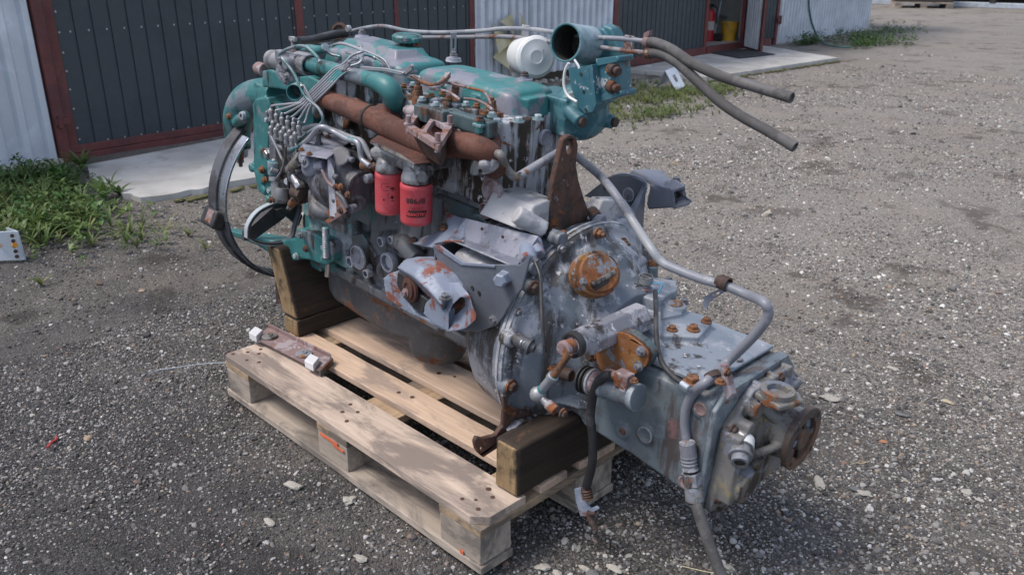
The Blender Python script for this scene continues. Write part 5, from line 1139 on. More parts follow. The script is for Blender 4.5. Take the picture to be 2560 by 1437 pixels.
b.prism([(.02, -.06, -.27), (.14, -.06, -.14), (.14, -.05, -.14), (.02, -.05, -.27)], (0, .012, 0))
b.sweep([(.03, -.19, .17), (.08, -.155, .13), (.12, -.135, .06), (.15, -.13, 0)], .018, 10)
b.sweep([(.03, -.06, .252), (.10, -.06, .19), (.13, -.05, .15)], .02, 10)
b.prism([(.03, -.22, -.1), (.1, -.17, -.08), (.18, -.155, -.07), (.18, -.155, -.09), (.1, -.17, -.10), (.03, -.22, -.13)], (0, .012, 0))
b.ball((.105, -.10, .03), .055, 14, (.8, 1, 1.3))
b.build('clutch_bell', M_bell, eng, vox=.004, smooth=1)
b = MB(); b.lathe((-.008, 0, 0), X, [(0, .288), (0, .296), (.008, .296), (.0085, .293), (.0105, .293), (.011, .296), (.021, .2955), (.0225, .293), (.0225, .284), (.026, .282), (.026, .274)], 110, caps=False); b.build('housing_flange', M_bell, eng, sharp=30)
for px, py, k, s in ((1495, 583, 'stud', 1.25), (1557, 607, 'stud', 1.2), (1630, 660, 'stud', 1.1), (1403, 622, 'grey', 1.0), (1333, 720, 'brown', 1.5), (1278, 965, 'brown', 1.5), (1320, 1018, 'brown', 1.4), (1295, 780, 'grey', .9)):
    c = E(px, py, a=.036); bolt(k, (.036, c.y, c.z), X, s)
c = E(1293, 848, a=.04); b = MB(); b.cyl(c-X*.01, c+X*.03+Vector((0, .01, -.008)), .016).lathe(c+X*.028+Vector((0, .012, -.01)), Vector((1, .3, -.2)), [(0, .02), (.004, .02), (.005, .012), (.014, .010)], 20); b.build('breather_plug', M_pump, eng)
bolt('zinc', E(1307, 857, a=.06), X, .8)
# inspection cover: orange rusted disc with a slotted handle
ic = E(1497, 682, a=.12); n_ = Vector((.80, -.22, .56)).normalized()
b = MB(); b.lathe(ic-n_*.03, n_, [(0, .064), (.02, .064), (.026, .0615), (.027, .05)], 48, sq=.86); b.build('inspection_rim', M_orange, eng)
b = MB(); b.lathe(ic-n_*.004, n_, [(0, .0525), (.006, .0525), (.010, .049), (.0105, .02), (.0105, .0)], 48, caps=False, sq=.88); b.build('inspection_cover', M_orange, eng)
hx = (E(1545, 678, a=.1)-E(1470, 722, a=.1)).normalized(); hy = n_.cross(hx); hcn = ic+n_*.006+hy*(-.016 if n_.cross(hx).z > 0 else .016)
b = MB(); b.obox(hcn, hx*.041, hy*.0065, n_*.007); b.build('handle_ridge', M_yellowish, eng, bevel=.004); b = MB(); dn = -hy if hy.z > 0 else hy; b.obox(hcn+dn*.010-n_*.001, hx*.038, hy*.005, n_*.003); b.build('handle_recess', M_dark, eng, bevel=.002)
for s, t in ((-.057, -.0), (.05, .026)): bolt('grey', ic+hx*s+hy*t*(-1 if hy.z < 0 else 1)+n_*.004, n_, .8)

# ---------------- lifting bracket
lp = Q([(1372, 590), (1377, 520), (1383, 462), (1396, 405), (1403, 372), (1408, 352), (1418, 341), (1430, 338), (1441, 345), (1446, 362), (1444, 385), (1441, 412), (1447, 450), (1462, 500), (1478, 545), (1462, 556), (1438, 562), (1410, 575), (1392, 588)], a=-.045)
hc = E(1425, 368, a=-.045); hole = [hc+Vector((0, .0115*math.cos(t), .019*math.sin(t))) for t in np.linspace(0, 2*math.pi, 17)[:-1]]
b = MB(); b.prism(lp, (-.016, 0, 0), [hole]); b.build('lifting_bracket', M_rustD, eng, bevel=.003)
for px, py, k in ((1388, 585, 'grey'), (1487, 545, 'grey')):
    c = E(px, py, a=-.03); b = MB(); b.lathe(c-X*.01, X, [(0, .02), (.012, .02), (.0121, .017), (.035, .017), (.038, .014)], 6); b.build('mounting_bolt', M_grey if px > 1400 else M_pump, eng, bevel=.001)
c = E(1478, 530, a=-.05); b = MB(); b.cyl(c, E(1492, 548, a=-.02), .018); b.build('spacer', M_grimy, eng, bevel=.002)

# ---------------- starter motor inside the left bracket
c0, c1 = E(1168, 634, b=-.21), E(1262, 676, b=-.21); b = MB(); d = (c1-c0).normalized(); b.lathe(c0-Z*.03, d, [(-.02, .03), (-.012, .044), (0, .048), ((c1-c0).length*.9, .048), ((c1-c0).length*1.0, .04)], 32); b.build('starter_motor', M_alu, eng)

# ---------------- left mounting: bent U plate, cross bar, rubber mounting casting
pb = -.275
out = Q([(1085, 612), (1100, 612), (1160, 655), (1225, 660), (1305, 660), (1330, 640), (1310, 720), (1285, 750), (1262, 790), (1245, 812), (1200, 828), (1130, 822), (1120, 760), (1108, 680)], b=pb)
b = MB(); b.prism(out, (0, -.006, 0)); b.build('side_plate', M_bracket, eng, bevel=.002)
tp = [E(1085, 612, b=pb), E(1150, 600, b=-.16), E(1240, 630, b=-.14)]
b = MB(); b.prism([tp[0], tp[0]-Z*.10, E(1150, 600, b=-.16)-Z*.10, E(1150, 600, b=-.16)], (.006, .0, 0)); b.prism([E(1150, 600, b=-.16), E(1260, 650, b=-.15), E(1260, 650, b=-.15)-Z*.09, E(1150, 600, b=-.16)-Z*.09], (0, .006, 0)); b.build('bracket_web', M_bracket, eng, bevel=.002)
b = MB(); b.sweep(Q([(1085, 612), (1095, 606), (1120, 603), (1160, 604)], b=pb+.03), .003, 8); b.prism(Q([(1085, 612), (1102, 612), (1160, 655), (1240, 662), (1240, 668), (1155, 662), (1095, 622)], b=pb-.006), (0, -.004, 0)); b.build('plate_edge', M_greyrust, eng, bevel=.001)
for px, py, r in ((1181, 719, .005), (1198, 732, .005)): c = E(px, py, b=pb-.007); MB().cyl(c, c-Y*.0012, r, n=14).build('hole', M_dark, eng)
c = E(1262, 695, b=pb-.01); b = MB(); b.lathe(c, Vector((.35, -1, .1)), [(-.01, .019), (.002, .019), (.0025, .0175), (.026, .0175), (.03, .013)], 6); b.build('mounting_bolt', M_greyrust, eng, bevel=.002)
c = E(1235, 800, b=pb-.004); bolt('grey', c, -Y, 1.2)
# angle bar across the top
k = .21
a0, a1, a2, a3 = E(1118, 532, c=.225), E(1340, 615, c=.20), E(1300, 662, c=.185), E(1010, 605, c=.19)
dv_ = (a1-a0).normalized(); nv = Vector((0, -1, 0)); 
top0, top1 = E(1165, 545, b=-.19), E(1347, 590, b=-.18); f0, f1 = E(1132, 587, b=-.215), E(1305, 650, b=-.225); g0, g1 = E(1122, 595, b=-.245), E(1290, 666, b=-.258)
b = MB(); b.loft([[top0, f0, g0, g0+Vector((.0, -.002, -.004)), f0+Vector((0, .003, -.006)), top0-Z*.005], [top1, f1, g1, g1+Vector((.0, -.002, -.004)), f1+Vector((0, .003, -.006)), top1-Z*.005]]); b.build('angle_bar', M_grey, eng, bevel=.0015)
b = MB(); b.prism([E(1115, 530, b=-.16), E(1155, 545, b=-.16), top0, f0, E(1160, 592, b=-.215), E(1118, 575, b=-.2)], (0, .004, -.003)); b.prism([E(1120, 572, b=-.2), E(1165, 592, b=-.215), E(1120, 605, b=-.24), E(1080, 618, b=-.25), E(1020, 605, b=-.2), E(1035, 600, b=-.18)], (0, .004, -.005)); b.build('bar_flange', M_greyrust, eng, bevel=.001)
b = MB(); b.cyl(E(1318, 615, b=-.18), E(1322, 655, b=-.235), .02); b.cyl(E(1335, 600, b=-.17), E(1345, 640, b=-.19), .018); b.build('bar_end', M_greyrust, eng, vox=.003, smooth=1)
bolt('brown', E(1110, 570, c=.235), Z, 1.1); bolt('grey', E(1138, 566, c=.235), Z, .8); bolt('brown', E(1035, 603, b=-.2), Z, 1.1)
for px, py in ((1205, 572), (1257, 592), (1208, 610)): bolt('brown', E(px, py, b=-.21), -Y, .35)
b = MB()
# mounting casting: domed hood over the rubber, box outlet to the rear
mc = -.335
hood = [[E(x, y, b=bb) for x, y, bb in q] for q in (
 [(992, 668, mc), (1010, 648, mc+.03), (1045, 640, mc+.06), (1085, 640, mc+.09), (1080, 660, mc+.1), (1000, 690, mc+.05)],
 [(1030, 690, mc-.02), (1050, 665, mc), (1085, 652, mc+.04), (1118, 655, mc+.07), (1110, 690, mc+.08), (1040, 715, mc+.03)],
 [(1075, 730, mc-.025), (1090, 700, mc), (1110, 680, mc+.03), (1140, 680, mc+.06), (1145, 715, mc+.07), (1085, 755, mc+.02)],
 [(1105, 765, mc-.03), (1118, 742, mc-.01), (1140, 728, mc+.02), (1172, 728, mc+.05), (1180, 755, mc+.06), (1110, 790, mc+.01)])]
b.loft(hood); b.build('mount_hood', M_greyrust, eng, vox=.004, smooth=3)
b = MB(); b.prism(Q([(958, 695), (975, 682), (990, 690), (1010, 740), (1040, 785), (1080, 800), (1115, 815), (1118, 830), (1085, 815), (1010, 775), (965, 748)], b=mc+.02), (0, .05, 0)); b.prism(Q([(1062, 760), (1078, 742), (1120, 775), (1118, 828), (1085, 812), (1058, 785)], b=mc-.005), (0, .03, 0)); b.build('mount_base', M_greyrust, eng, vox=.0035, smooth=1)
b = MB(); b.prism(Q([(993, 678), (1012, 690), (1048, 735), (1072, 752), (1058, 782), (1035, 772), (1008, 745), (990, 710)], b=mc+.012), (0, .03, 0)); b.build('rubber_block', M_black, eng, bevel=.004)
c = E(1028, 720, b=mc+.01); b = MB(); b.lathe(c, Vector((-.1, -1, 0)), [(0, .032), (.006, .03), (.007, .023), (.012, .022), (.013, .014), (.010, .012)], 26, sq=1.2); b.build('bush', M_rust, eng); bolt('rust', E(1014, 732, b=mc-.004), -Y, 1)
# open box end
op = Q([(1118, 830), (1118, 785), (1128, 760), (1150, 738), (1175, 738), (1182, 765), (1192, 785), (1190, 800), (1165, 822), (1140, 828)], b=mc-.01)
cen_ = sum(op, Vector())/len(op); ip = [cen_+(v-cen_)*.87 for v in op]
b = MB(); b.prism(op, Vector((-.07, .03, .0)), [ip]); b.build('mount_box', M_greyrust, eng, bevel=.002)
b = MB(); b.prism([v+Vector((-.062, .027, 0)) for v in ip], Vector((-.006, .002, 0))); b.build('box_inside', M_rustD, eng)

bolt('grey', E(1112, 745, b=mc-.02), Z, 1.2); bolt('grey', E(1150, 724, b=mc+.03), Z, 1.2)

# ---------------- right mounting
rb = .33
b = MB(); b.prism(Q([(1463, 490), (1520, 445), (1545, 436), (1575, 437), (1612, 455), (1618, 462), (1604, 500), (1580, 525), (1530, 512), (1500, 498)], b=rb), (0, -.006, 0)); b.build('side_plate', M_bracket, eng, bevel=.002)
b = MB(); b.prism([E(1612, 455, b=rb), E(1603, 500, b=rb), E(1575, 520, b=.26), E(1535, 560, b=.2), E(1560, 600, b=.2), E(1595, 625, b=.24), E(1603, 590, b=rb)], (.006, 0, 0)); b.build('bracket_web', M_bracket, eng, bevel=.002)
b = MB(); b.sweep(Q([(1520, 445), (1545, 436), (1575, 437), (1616, 458), (1604, 502), (1578, 522)], b=rb-.003), .003, 8, k=3); b.build('plate_edge', M_greyrust, eng)
c = E(1572, 487, b=rb-.008); b = MB(); b.lathe(c, -Y, [(0, .02), (.002, .02), (.003, .012)], 24); b.build('bush', M_grey, eng); bolt('grey', E(1590, 620, b=.25), -Y, 1.4)
for px, py in ((1512, 468), (1530, 490)): bolt('brown', E(px, py, b=rb-.007), -Y, .5)
rm = .42
b = MB(); b.loft([[E(x, y, b=bb) for x, y, bb in q] for q in ([(1570, 437, rm), (1582, 422, rm), (1650, 420, rm+.06), (1655, 440, rm+.06)], [(1618, 458, rm-.04), (1620, 442, rm-.03), (1668, 438, rm+.05), (1675, 460, rm+.05)], [(1650, 478, rm-.05), (1655, 466, rm-.05), (1690, 458, rm+.03), (1695, 470, rm+.03)], [(1680, 480, rm-.05), (1682, 470, rm-.05), (1712, 458, rm+.03), (1716, 470, rm+.03)])])
b.prism(Q([(1625, 462), (1645, 478), (1680, 480), (1682, 520), (1620, 524), (1615, 510)], b=rm-.05), (0, .05, 0)); b.build('mount_hood', M_grey, eng, vox=.004, smooth=2)
op = Q([(1678, 476), (1712, 464), (1716, 492), (1732, 503), (1722, 514), (1684, 524)], b=rm-.055); cen_ = sum(op, Vector())/len(op); ip = [cen_+(v-cen_)*.74 for v in op]
b = MB(); b.prism(op, Vector((-.05, .03, 0)), [ip]); b.build('mount_box', M_grey, eng, bevel=.002); b = MB(); b.prism([v+Vector((-.044, .026, 0)) for v in ip], (-.005, .002, 0)); b.build('box_inside', M_rustD, eng)
for px, py in ((1668, 463), (1690, 452)): bolt('grey', E(px, py, b=rm-.0), Z, 1.2)
c = E(1550, 560, b=.2); b = MB(); b.cyl(E(1530, 560, b=.2), E(1552, 568, b=.2), .018); b.build('mounting_bolt', M_rustM, eng, bevel=.003)

# ---------------- gearbox
b = MB()
def gring(x, w, zb, zt, ch=.03): return [(x, -w, zb+ch*.5), (x, -w, zt-ch*.4), (x, -w+ch*.6, zt), (x, w-ch*.6, zt), (x, w, zt-ch*.4), (x, w, zb+ch), (x, w-ch, zb), (x, -w+ch, zb)]
b.loft([gring(.13, .145, -.135, .07), gring(.16, .150, -.155, .08), (gring(.30, .150, -.160, .085)), gring(.47, .152, -.178, .09), gring(.478, .160, -.185, .095), gring(.495, .160, -.185, .095)])
b.box(.1, .2, -.155, .15, -.12, .05)
for px, py, r in ((1557, 1078, .017), (1613, 1086, .022), (1752, 1022, .02)):
    c = E(px, py, b=-.152); b.cyl(c+Y*.02, c-Y*.006, r, n=24)
b.build('gearbox_case', M_gear, eng, vox=.0045, smooth=1)
for px, py, r, m in ((1557, 1078, .008, M_orangeB), (1752, 1022, .016, M_rustM), (1613, 1086, .019, M_gear), (1712, 1205, .016, M_rustM)):
    c = E(px, py, b=-.158); b = MB(); b.lathe(c+Y*.002, -Y, [(0, r), (.004, r), (.005, r*.8), (.003, r*.6)], 24); b.build('drain_plug', m, eng)
# lid with top casting
b = MB(); lz = .1
b.prism([(.17, -.135, .088), (.46, -.135, .094), (.46, .14, .094), (.17, .14, .088)], (0, 0, .010)); 
b.prism(Q([(1490, 770), (1530, 742), (1590, 735), (1700, 770), (1770, 790), (1780, 805), (1748, 842), (1655, 838), (1560, 800)], c=.118), (0, 0, -.026))
b.prism(Q([(1585, 705), (1625, 690), (1690, 700), (1695, 722), (1645, 752), (1590, 735)], c=.150), (0, 0, -.06))
c = E(1690, 762, c=.135); b.cyl(c-Z*.03, c, .026); b.prism(Q([(1650, 765), (1712, 755), (1705, 785), (1655, 795)], c=.128), (0, 0, -.02))
b.sweep([E(1620, 800, c=.12), E(1500, 770, c=.12)], .012, 8)
b.build('gearbox_lid', M_gtop, eng, vox=.0032, smooth=1)
c = E(1688, 757, c=.137); b = MB(); b.lathe((c.x, c.y, .134), Z, [(0, .019), (.003, .019), (.0035, .016)], 24); b.build('lid_plug', M_orange, eng)
for px, py, k, s in ((1680, 823, 'orange', 1.1), (1733, 823, 'orange', 1.3), (1766, 803, 'orange', 1.1), (1583, 776, 'orange', 1.2), (1627, 800, 'grey', 1.1), (1594, 818, 'grey', 1), (1730, 955, 'orange', 1.7), (1710, 755, 'grey', 1), (1672, 700, 'grey', 1), (1540, 755, 'rust', 1.2), (1522, 748, 'orange', .9), (1845, 905, 'grey', 1.2)):
    bolt(k, E(px, py, c=.12 if px not in (1730, 1845) else .1), Z, s)
# shift arm housing reaching out to the left
xa = .20
b = MB(); q0, q1 = E(1600, 785, c=.145), E(1440, 858, c=.15); d = (q1-q0).normalized(); s_ = d.cross(Z).normalized(); L_ = (q1-q0).length
ring = lambda p, w, h: [p+s_*(-w)-Z*h, p+s_*w-Z*h, p+s_*w*1.0+Z*(h*.1), p+s_*w*.35+Z*h, p-s_*w*.35+Z*h, p-s_*w+Z*(h*.1)]
b.loft([ring(q0, .036, .026), ring(q0+d*L_*.5, .032, .026), ring(q1-d*.02, .03, .026)]); b.cyl(q1-d*.04+Z*.0, q1+d*.012, .030, .028, 24)
b.build('shift_housing', M_crust, eng, vox=.0032, smooth=1)
MB().pipe(q1, q1+d*.016, .029, .021, depth=.012).build('seal_ring', M_black, eng)
MB().cyl(q1, q1+d*.045, .0155).cyl(q1+d*.03, q1+d*.044, .018, n=16).build('shift_shaft', M_rustM, eng, bevel=.002)
sh = q1+d*.04
r0, r1, r2 = E(1424, 882, b=sh.y), E(1385, 938, b=sh.y-.01), E(1345, 985, b=sh.y-.015)
MB().cyl(r0, r1, .008).build('link_rod', M_orangeB, eng); MB().cyl(r1, r2, .0105).cyl(r1, r1.lerp(r2, .2), .013).build('link_tube', M_line, eng, bevel=.002)
b = MB(); b.ball(r2, .019, 16); b.cyl(r2, r2+Vector((.035, .0, -.012)), .009); b.build('ball_joint', M_aludirt, eng); MB().cyl(r2+Vector((.03, 0, -.010)), r2+Vector((.055, 0, -.016)), .012).build('joint_nut', M_rustM, eng, bevel=.002); bolt('brown', r2+Vector((.075, .0, -.012)), X, 1)
b = MB(); b.cyl(E(1365, 918, b=-.2), E(1430, 940, b=-.2), .019, .014); b.obox(E(1385, 920, b=-.19), (.025, 0, .0), (0, .02, 0), (0, 0, .02)); b.build('release_lever', M_rustD, eng, vox=.003, smooth=1)
# slave cylinder with boot
s0, s1 = E(1440, 940, b=-.205), E(1590, 992, b=-.205); d = (s1-s0).normalized(); Ls = (s1-s0).length; pt = lambda t: s0+d*Ls*t
b = MB(); b.lathe(pt(.28), d, [(0, .026), (Ls*.25, .028), (Ls*.26, .0255), (Ls*.66, .026), (Ls*.68, .031), (Ls*.76, .031), (Ls*.77, .026)], 30); b.box(pt(.55).x-.03, pt(.55).x+.03, -.2, -.14, pt(.55).z-.02, pt(.55).z+.02); b.build('slave_cylinder', M_gear, eng, sharp=50)
b = MB()
for i in range(3): b.lathe(pt(.12)+d*(.011*i), d, [(0, .022), (.002, .0325), (.006, .0325), (.009, .022)], 28)
b.build('rubber_boot', M_black, eng); MB().lathe(pt(.27), d, [(0, .029), (.001, .0315), (.008, .0315), (.009, .029)], 28).build('boot_band', M_alu, eng); MB().cyl(pt(.33), pt(.42), .0285).build('boot_ring', M_rustM, eng)
c = E(1560, 948, b=-.215); b = MB(); b.obox(c, (.018, 0, 0), (0, .014, 0), (0, 0, .018)); b.cyl(c-X*.05-Z*.004, c-X*.01, .011); b.build('hose_union', M_rustM, eng, bevel=.003); c = E(1585, 952, b=-.22); bolt('orange', c, Z, .8); MB().cyl(E(1565, 968, b=-.215), E(1563, 985, b=-.215), .016).build('bleed_base', M_crust, eng, bevel=.003)
hs = Q([(1528, 938), (1512, 940), (1496, 955), (1483, 985), (1476, 1040), (1482, 1100), (1480, 1160), (1466, 1215)], b=-.225)
line('hydraulic_hose', hs, .0105, M_black, n=14)
b = MB(); c = E(1465, 1222, b=-.225); e = E(1478, 1285, b=-.225)
for i in range(4): b.lathe(c+(e-c)*.1*i, (e-c), [(0, .012), (.003, .014), (.005, .012)], 14)
b.build('hose_spring', M_rustD, eng)
b = MB(); b.prism(Q([(1435, 1222), (1450, 1218), (1462, 1255), (1475, 1270), (1490, 1265), (1496, 1272), (1462, 1290), (1450, 1288), (1440, 1255)], b=-.225), (0, .006, 0)); b.prism([E(1450, 1288, b=-.225), E(1478, 1270, b=-.225), E(1500, 1265, b=-.2), E(1488, 1278, b=-.19)], (0, 0, -.004)); b.build('hose_bracket', M_greyrust, eng, bevel=.001)
MB().cyl(E(1472, 1282, b=-.222), E(1488, 1322, b=-.222), .0085).lathe(E(1480, 1276, b=-.222), Vector((.2, 0, -1)), [(0, .013), (.006, .013)], 6).build('hose_tail', M_rustD, eng, bevel=.001)
# orange rusted cover plate on the left of the case
q = Q([(1485, 880), (1500, 838), (1560, 828), (1608, 865), (1622, 885), (1618, 912), (1590, 935), (1545, 950), (1500, 930)], b=-.175); b = MB(); b.prism(rnd(q, .03, 3), (0, .012, 0)); b.build('side_cover', M_orange, eng, bevel=.002)
b = MB(); b.prism(rnd([v+Vector((0, .004, 0)) for v in q], .03, 3), (0, .03, 0)); b.build('cover_backing', M_grimy, eng, bevel=.002)
for px, py in ((1602, 878), (1596, 915)): bolt('grey', E(px, py, b=-.178), -Y, 1)
c = E(1478, 888, b=-.17); bolt('brown', c, -Y, 1.3)
# switch with wires on the lid
c = E(1608, 745, c=.13); b = MB(); b.cyl(c, c+Z*.03, .02, n=20).cyl(c+Z*.0, c+Z*.004, .026, n=6); b.build('switch_body', M_greyrust, eng, bevel=.001)
b = MB(); b.lathe(c+Z*.03, Z, [(0, .013), (.012, .013), (.012, .018), (.03, .018), (.03, .0155), (.014, .0155)], 20, caps=False); b.obox(c+Z*.05, (.017, 0, 0), (0, .002, 0), (0, 0, .009)); b.build('connector', M_aludirt, eng)
c2 = E(1578, 745, c=.13); MB().cyl(c2, c2+Z*.03, .010).obox(c2+Z*.035, (.012, 0, 0), (0, .008, 0), (0, 0, .004)).build('vent_cap', M_aludirt, eng, bevel=.001)
line('switch_clip', [c+Vector((-.03, -.01, .005)), c+Vector((-.005, -.03, -.005)), c+Vector((.03, -.02, -.01))], .0025, M_rustD)
w0 = c+Vector((.012, 0, .045)); 
for o_ in (0, .004): line('blue_wire', [w0+Y*o_, w0+Vector((.03, .01+o_, .004)), E(1640, 738, c=.16)+Y*o_], .0014, M_blue)
line('cable_sleeve', [E(1638, 728, c=.165), E(1640, 770, c=.155), E(1640, 810, c=.145), E(1643, 860, c=.125), E(1655, 905, c=.115), E(1680, 938, c=.108), E(1708, 960, c=.108)], .0058, M_black, n=14)
MB().cyl(E(1703, 957, c=.109), E(1722, 970, c=.108), .0062).build('cable_plug', M_galv, eng, bevel=.001)
# lever shaft at the right of the lid
q0, q1, q2 = E(1520, 748, c=.13), E(1570, 682, c=.17), E(1608, 648, c=.19)
MB().cyl(q0, q1, .0085).build('shift_rod', M_rustM, eng, bevel=.001); MB().cyl(q1-(q1-q0)*.15, q2, .013).build('shift_tube', M_pipe, eng, bevel=.002)
c = q2; b = MB(); b.obox(c+Vector((.0, .008, .006)), (.006, 0, 0), (0, .007, 0), (0, 0, .02)); b.build('end_plate', M_pump, eng, bevel=.003)
c = E(1630, 662, c=.17); b = MB(); b.cyl(c+Vector((0, 0, -.07)), c, .022, .016); b.build('lever_post', M_gear, eng, bevel=.004); bolt('stud', c+Z*.0, Vector((.6, .2, .5)), 1.2)
# tiny black cable down the bell
line('black_cable', [E(1338, 655, a=.04), E(1350, 690, a=.07), E(1353, 740, a=.11), E(1355, 800, a=.15), E(1362, 880, a=.17)], .0042, M_black, n=12)
c = E(1335, 645, a=.03); MB().cyl(c, E(1343, 655, a=.04), .007).build('cable_clip', M_pump, eng)
c = E(1305, 670, b=-.2); MB().cyl(c, c+Vector((.0, -.03, 0)), .024).build('rubber_buffer', M_grimy, eng, bevel=.003)

# ---------------- rear end of the gearbox
M_flange = worn('flange_brown', (.06, .045, .04), alt=(.13, .07, .045), alt_f=.3, alt_s=14, chip=(.22, .21, .22), chip_f=.12, rust=.15, rust_s=16, rough=.5, seed=41, bump=.7, metal=.2)
b = MB()
rf_ = [(.495, -.165, -.19), (.495, .155, -.19), (.495, .165, .06), (.495, .12, .105), (.495, -.13, .105), (.495, -.165, .07)]
b.prism(rf_, (.012, 0, 0)); b.build('rear_flange', M_gear, eng, bevel=.003)
b = MB(); b.prism([(.507, -.15, -.18), (.507, .14, -.18), (.507, .15, .05), (.507, .1, .09), (.507, -.05, .09), (.507, -.13, .03)], (.02, 0, 0))
for y in (-.03, .03, .09): b.box(.507, .535, y-.006, y+.006, .0, .098)
b.lathe((.50, .035, -.025), X, [(0, .11), (.035, .102), (.045, .082), (.055, .064), (.10, .060)], 36)
b.cyl((.52, -.09, -.11), (.575, -.09, -.115), .042); b.cyl((.51, -.06, .05), (.55, -.06, .05), .02); b.box(.50, .555, -.02, .1, -.16, -.1)
b.loft([[(.51, -.11, -.2), (.53, -.11, -.2), (.53, -.04, -.2), (.51, -.04, -.2)], [(.51, -.14, -.08), (.56, -.14, -.08), (.56, -.0, -.08), (.51, .0, -.08)]])
b.cyl((.51, -.10, .03), (.56, -.10, .03), .014); b.cyl((.51, .11, .05), (.55, .11, .05), .014); b.sweep([(.52, -.04, .09), (.55, -.03, .04), (.575, .0, .01)], .010, 8); b.sweep([(.52, -.11, -.05), (.56, -.07, -.045), (.59, -.02, -.03)], .010, 8); b.box(.51, .56, -.14, -.115, -.15, .02)
b.build('rear_housing', M_yellowish, eng, vox=.0036, smooth=1)
fl = Vector((.565, .035, -.025))
b = MB(); b.lathe(fl+X*.0, X, [(0, .058), (.02, .06), (.022, .052), (.04, .052)], 36); b.build('seal_collar', M_greyrust, eng)
b = MB(); b.lathe(fl+X*.032, X, [(0, .05), (.006, .072), (.018, .074), (.020, .072), (.020, .050), (.006, .049), (.008, .03), (.020, .026), (.020, .01)], 48)
for i in range(4):
    a = R(45+90*i); u = Vector((0, math.cos(a), math.sin(a))); b.cyl(fl+X*.036+u*.060, fl+X*.053+u*.060, .014, n=18)
b.build('output_flange', M_flange, eng); MB().cyl(fl+X*.034, fl+X*.0362, .049, n=36).build('flange_bore', M_dark, eng)
b = MB(); b.cyl(fl+X*.03, fl+X*.048, .022, n=24); b.obox(fl+X*.044, (.005, 0, 0), (0, .05, 0), (0, 0, .007)); b.obox(fl+X*.044, (.005, 0, 0), (0, .007, 0), (0, 0, .05)); b.build('output_shaft', M_pump, eng, bevel=.002)
for i in range(4): a = R(45+90*i); u = Vector((0, math.cos(a), math.sin(a))); MB().cyl(fl+X*.046+u*.062, fl+X*.0535+u*.062, .0065, n=14).build('bolt_hole', M_dark, eng)
c = E(1945, 970, a=.565); b = MB(); b.pipe(c-Z*.03, c, .036, .022, depth=.028); b.build('breather_ring', M_yellowish, eng); b = MB(); b.prism([c+Vector((-.035, -.03, -.014)), c+Vector((.03, -.04, -.014)), c+Vector((.05, .02, -.014)), c+Vector((.03, .045, -.014)), c+Vector((-.035, .035, -.014))], (0, 0, -.014)); b.build('breather_base', M_yellowish, eng, bevel=.004)
MB().cyl(c-Z*.024, c-Z*.0235, .022).build('breather_bore', M_dark, eng)
c = E(1852, 1130, a=.56); d_ = Vector((.42, -.72, -.32)).normalized(); b = MB(); b.lathe(c-d_*.03, d_, [(0, .024), (.02, .025), (.022, .021), (.035, .021), (.037, .025), (.042, .025), (.043, .018), (.058, .018), (.058, .012), (.045, .011)], 28); o_ = b.build('speed_sensor', M_yellowish, eng); MB().cyl(c-d_*.034, c-d_*.012, .0262).build('sensor_band', M_white, eng)
MB().cyl(c+d_*.024, c+d_*.0245, .012).build('sensor_socket', M_dark, eng)
for y, z in ((-.13, -.15), (-.12, .02), (.05, .08), (.12, .0), (.13, -.12), (-.05, -.175)): bolt('brown', (.527, y, z), X, 1.2)
b = MB(); b.cyl((.535, -.125, -.02), (.535, -.12, -.09), .012); b.build('pivot_pin', M_crust, eng, bevel=.002)
for px, py in ((1830, 975), (1810, 1000), (1800, 955)): c = E(px, py, a=.5); bolt('orange', c, Z, .9)

# ---------------- long grey pipe with its clamps and hose
line('support_pipe', Q([(1255, 395), (1245, 385), (1218, 398)], b=-.2)[::-1]+Q([(1262, 415), (1282, 440), (1300, 441)], b=-.16), .0105, M_yellowish, n=14)
b = MB(); c = E(1212, 408, b=-.21); q = Q([(1188, 395), (1205, 385), (1228, 392), (1235, 412), (1225, 432), (1205, 440), (1188, 428)], b=-.215); b.prism(rnd(q, .012, 3), (0, .022, 0)); b.ball(E(1212, 410, b=-.22), .016, 12); b.build('pipe_flange', M_alu, eng, vox=.0025, smooth=2)
for px, py in ((1203, 393), (1200, 428)): c = E(px, py, b=-.217); MB().cyl(c-Y*.002, c+Y*.002, .005).build('hole', M_dark, eng)
pth = Q([(1297, 441), (1345, 412), (1400, 380), (1425, 378), (1450, 398), (1500, 440)], a=-.10)+Q([(1535, 482), (1580, 550)], b=.05)+Q([(1625, 618), (1655, 655), (1700, 677), (1755, 698), (1815, 715), (1870, 738)], b=.0)+Q([(1908, 755), (1921, 778), (1912, 805), (1875, 850), (1815, 908)], b=-.05)+Q([(1770, 950), (1735, 980), (1717, 1015), (1712, 1060), (1718, 1112)], b=-.16)
line('support_pipe', pth, .0105, M_pipe, n=18, k=6)
c0_, c1_ = E(1800, 703, b=0), E(1822, 712, b=0); MB().pipe(c0_, c1_, .0165, .012, depth=.03).build('rubber_sleeve', M_rustD, eng)
b = MB(); b.prism(Q([(1760, 742), (1800, 720), (1815, 722), (1812, 730), (1772, 755), (1768, 775), (1758, 772)], b=.02), (0, .003, 0), [Q([(1780, 738), (1797, 729), (1799, 733), (1783, 743)], b=.02)]); b.build('pipe_strap', M_grey, eng, bevel=.0008)
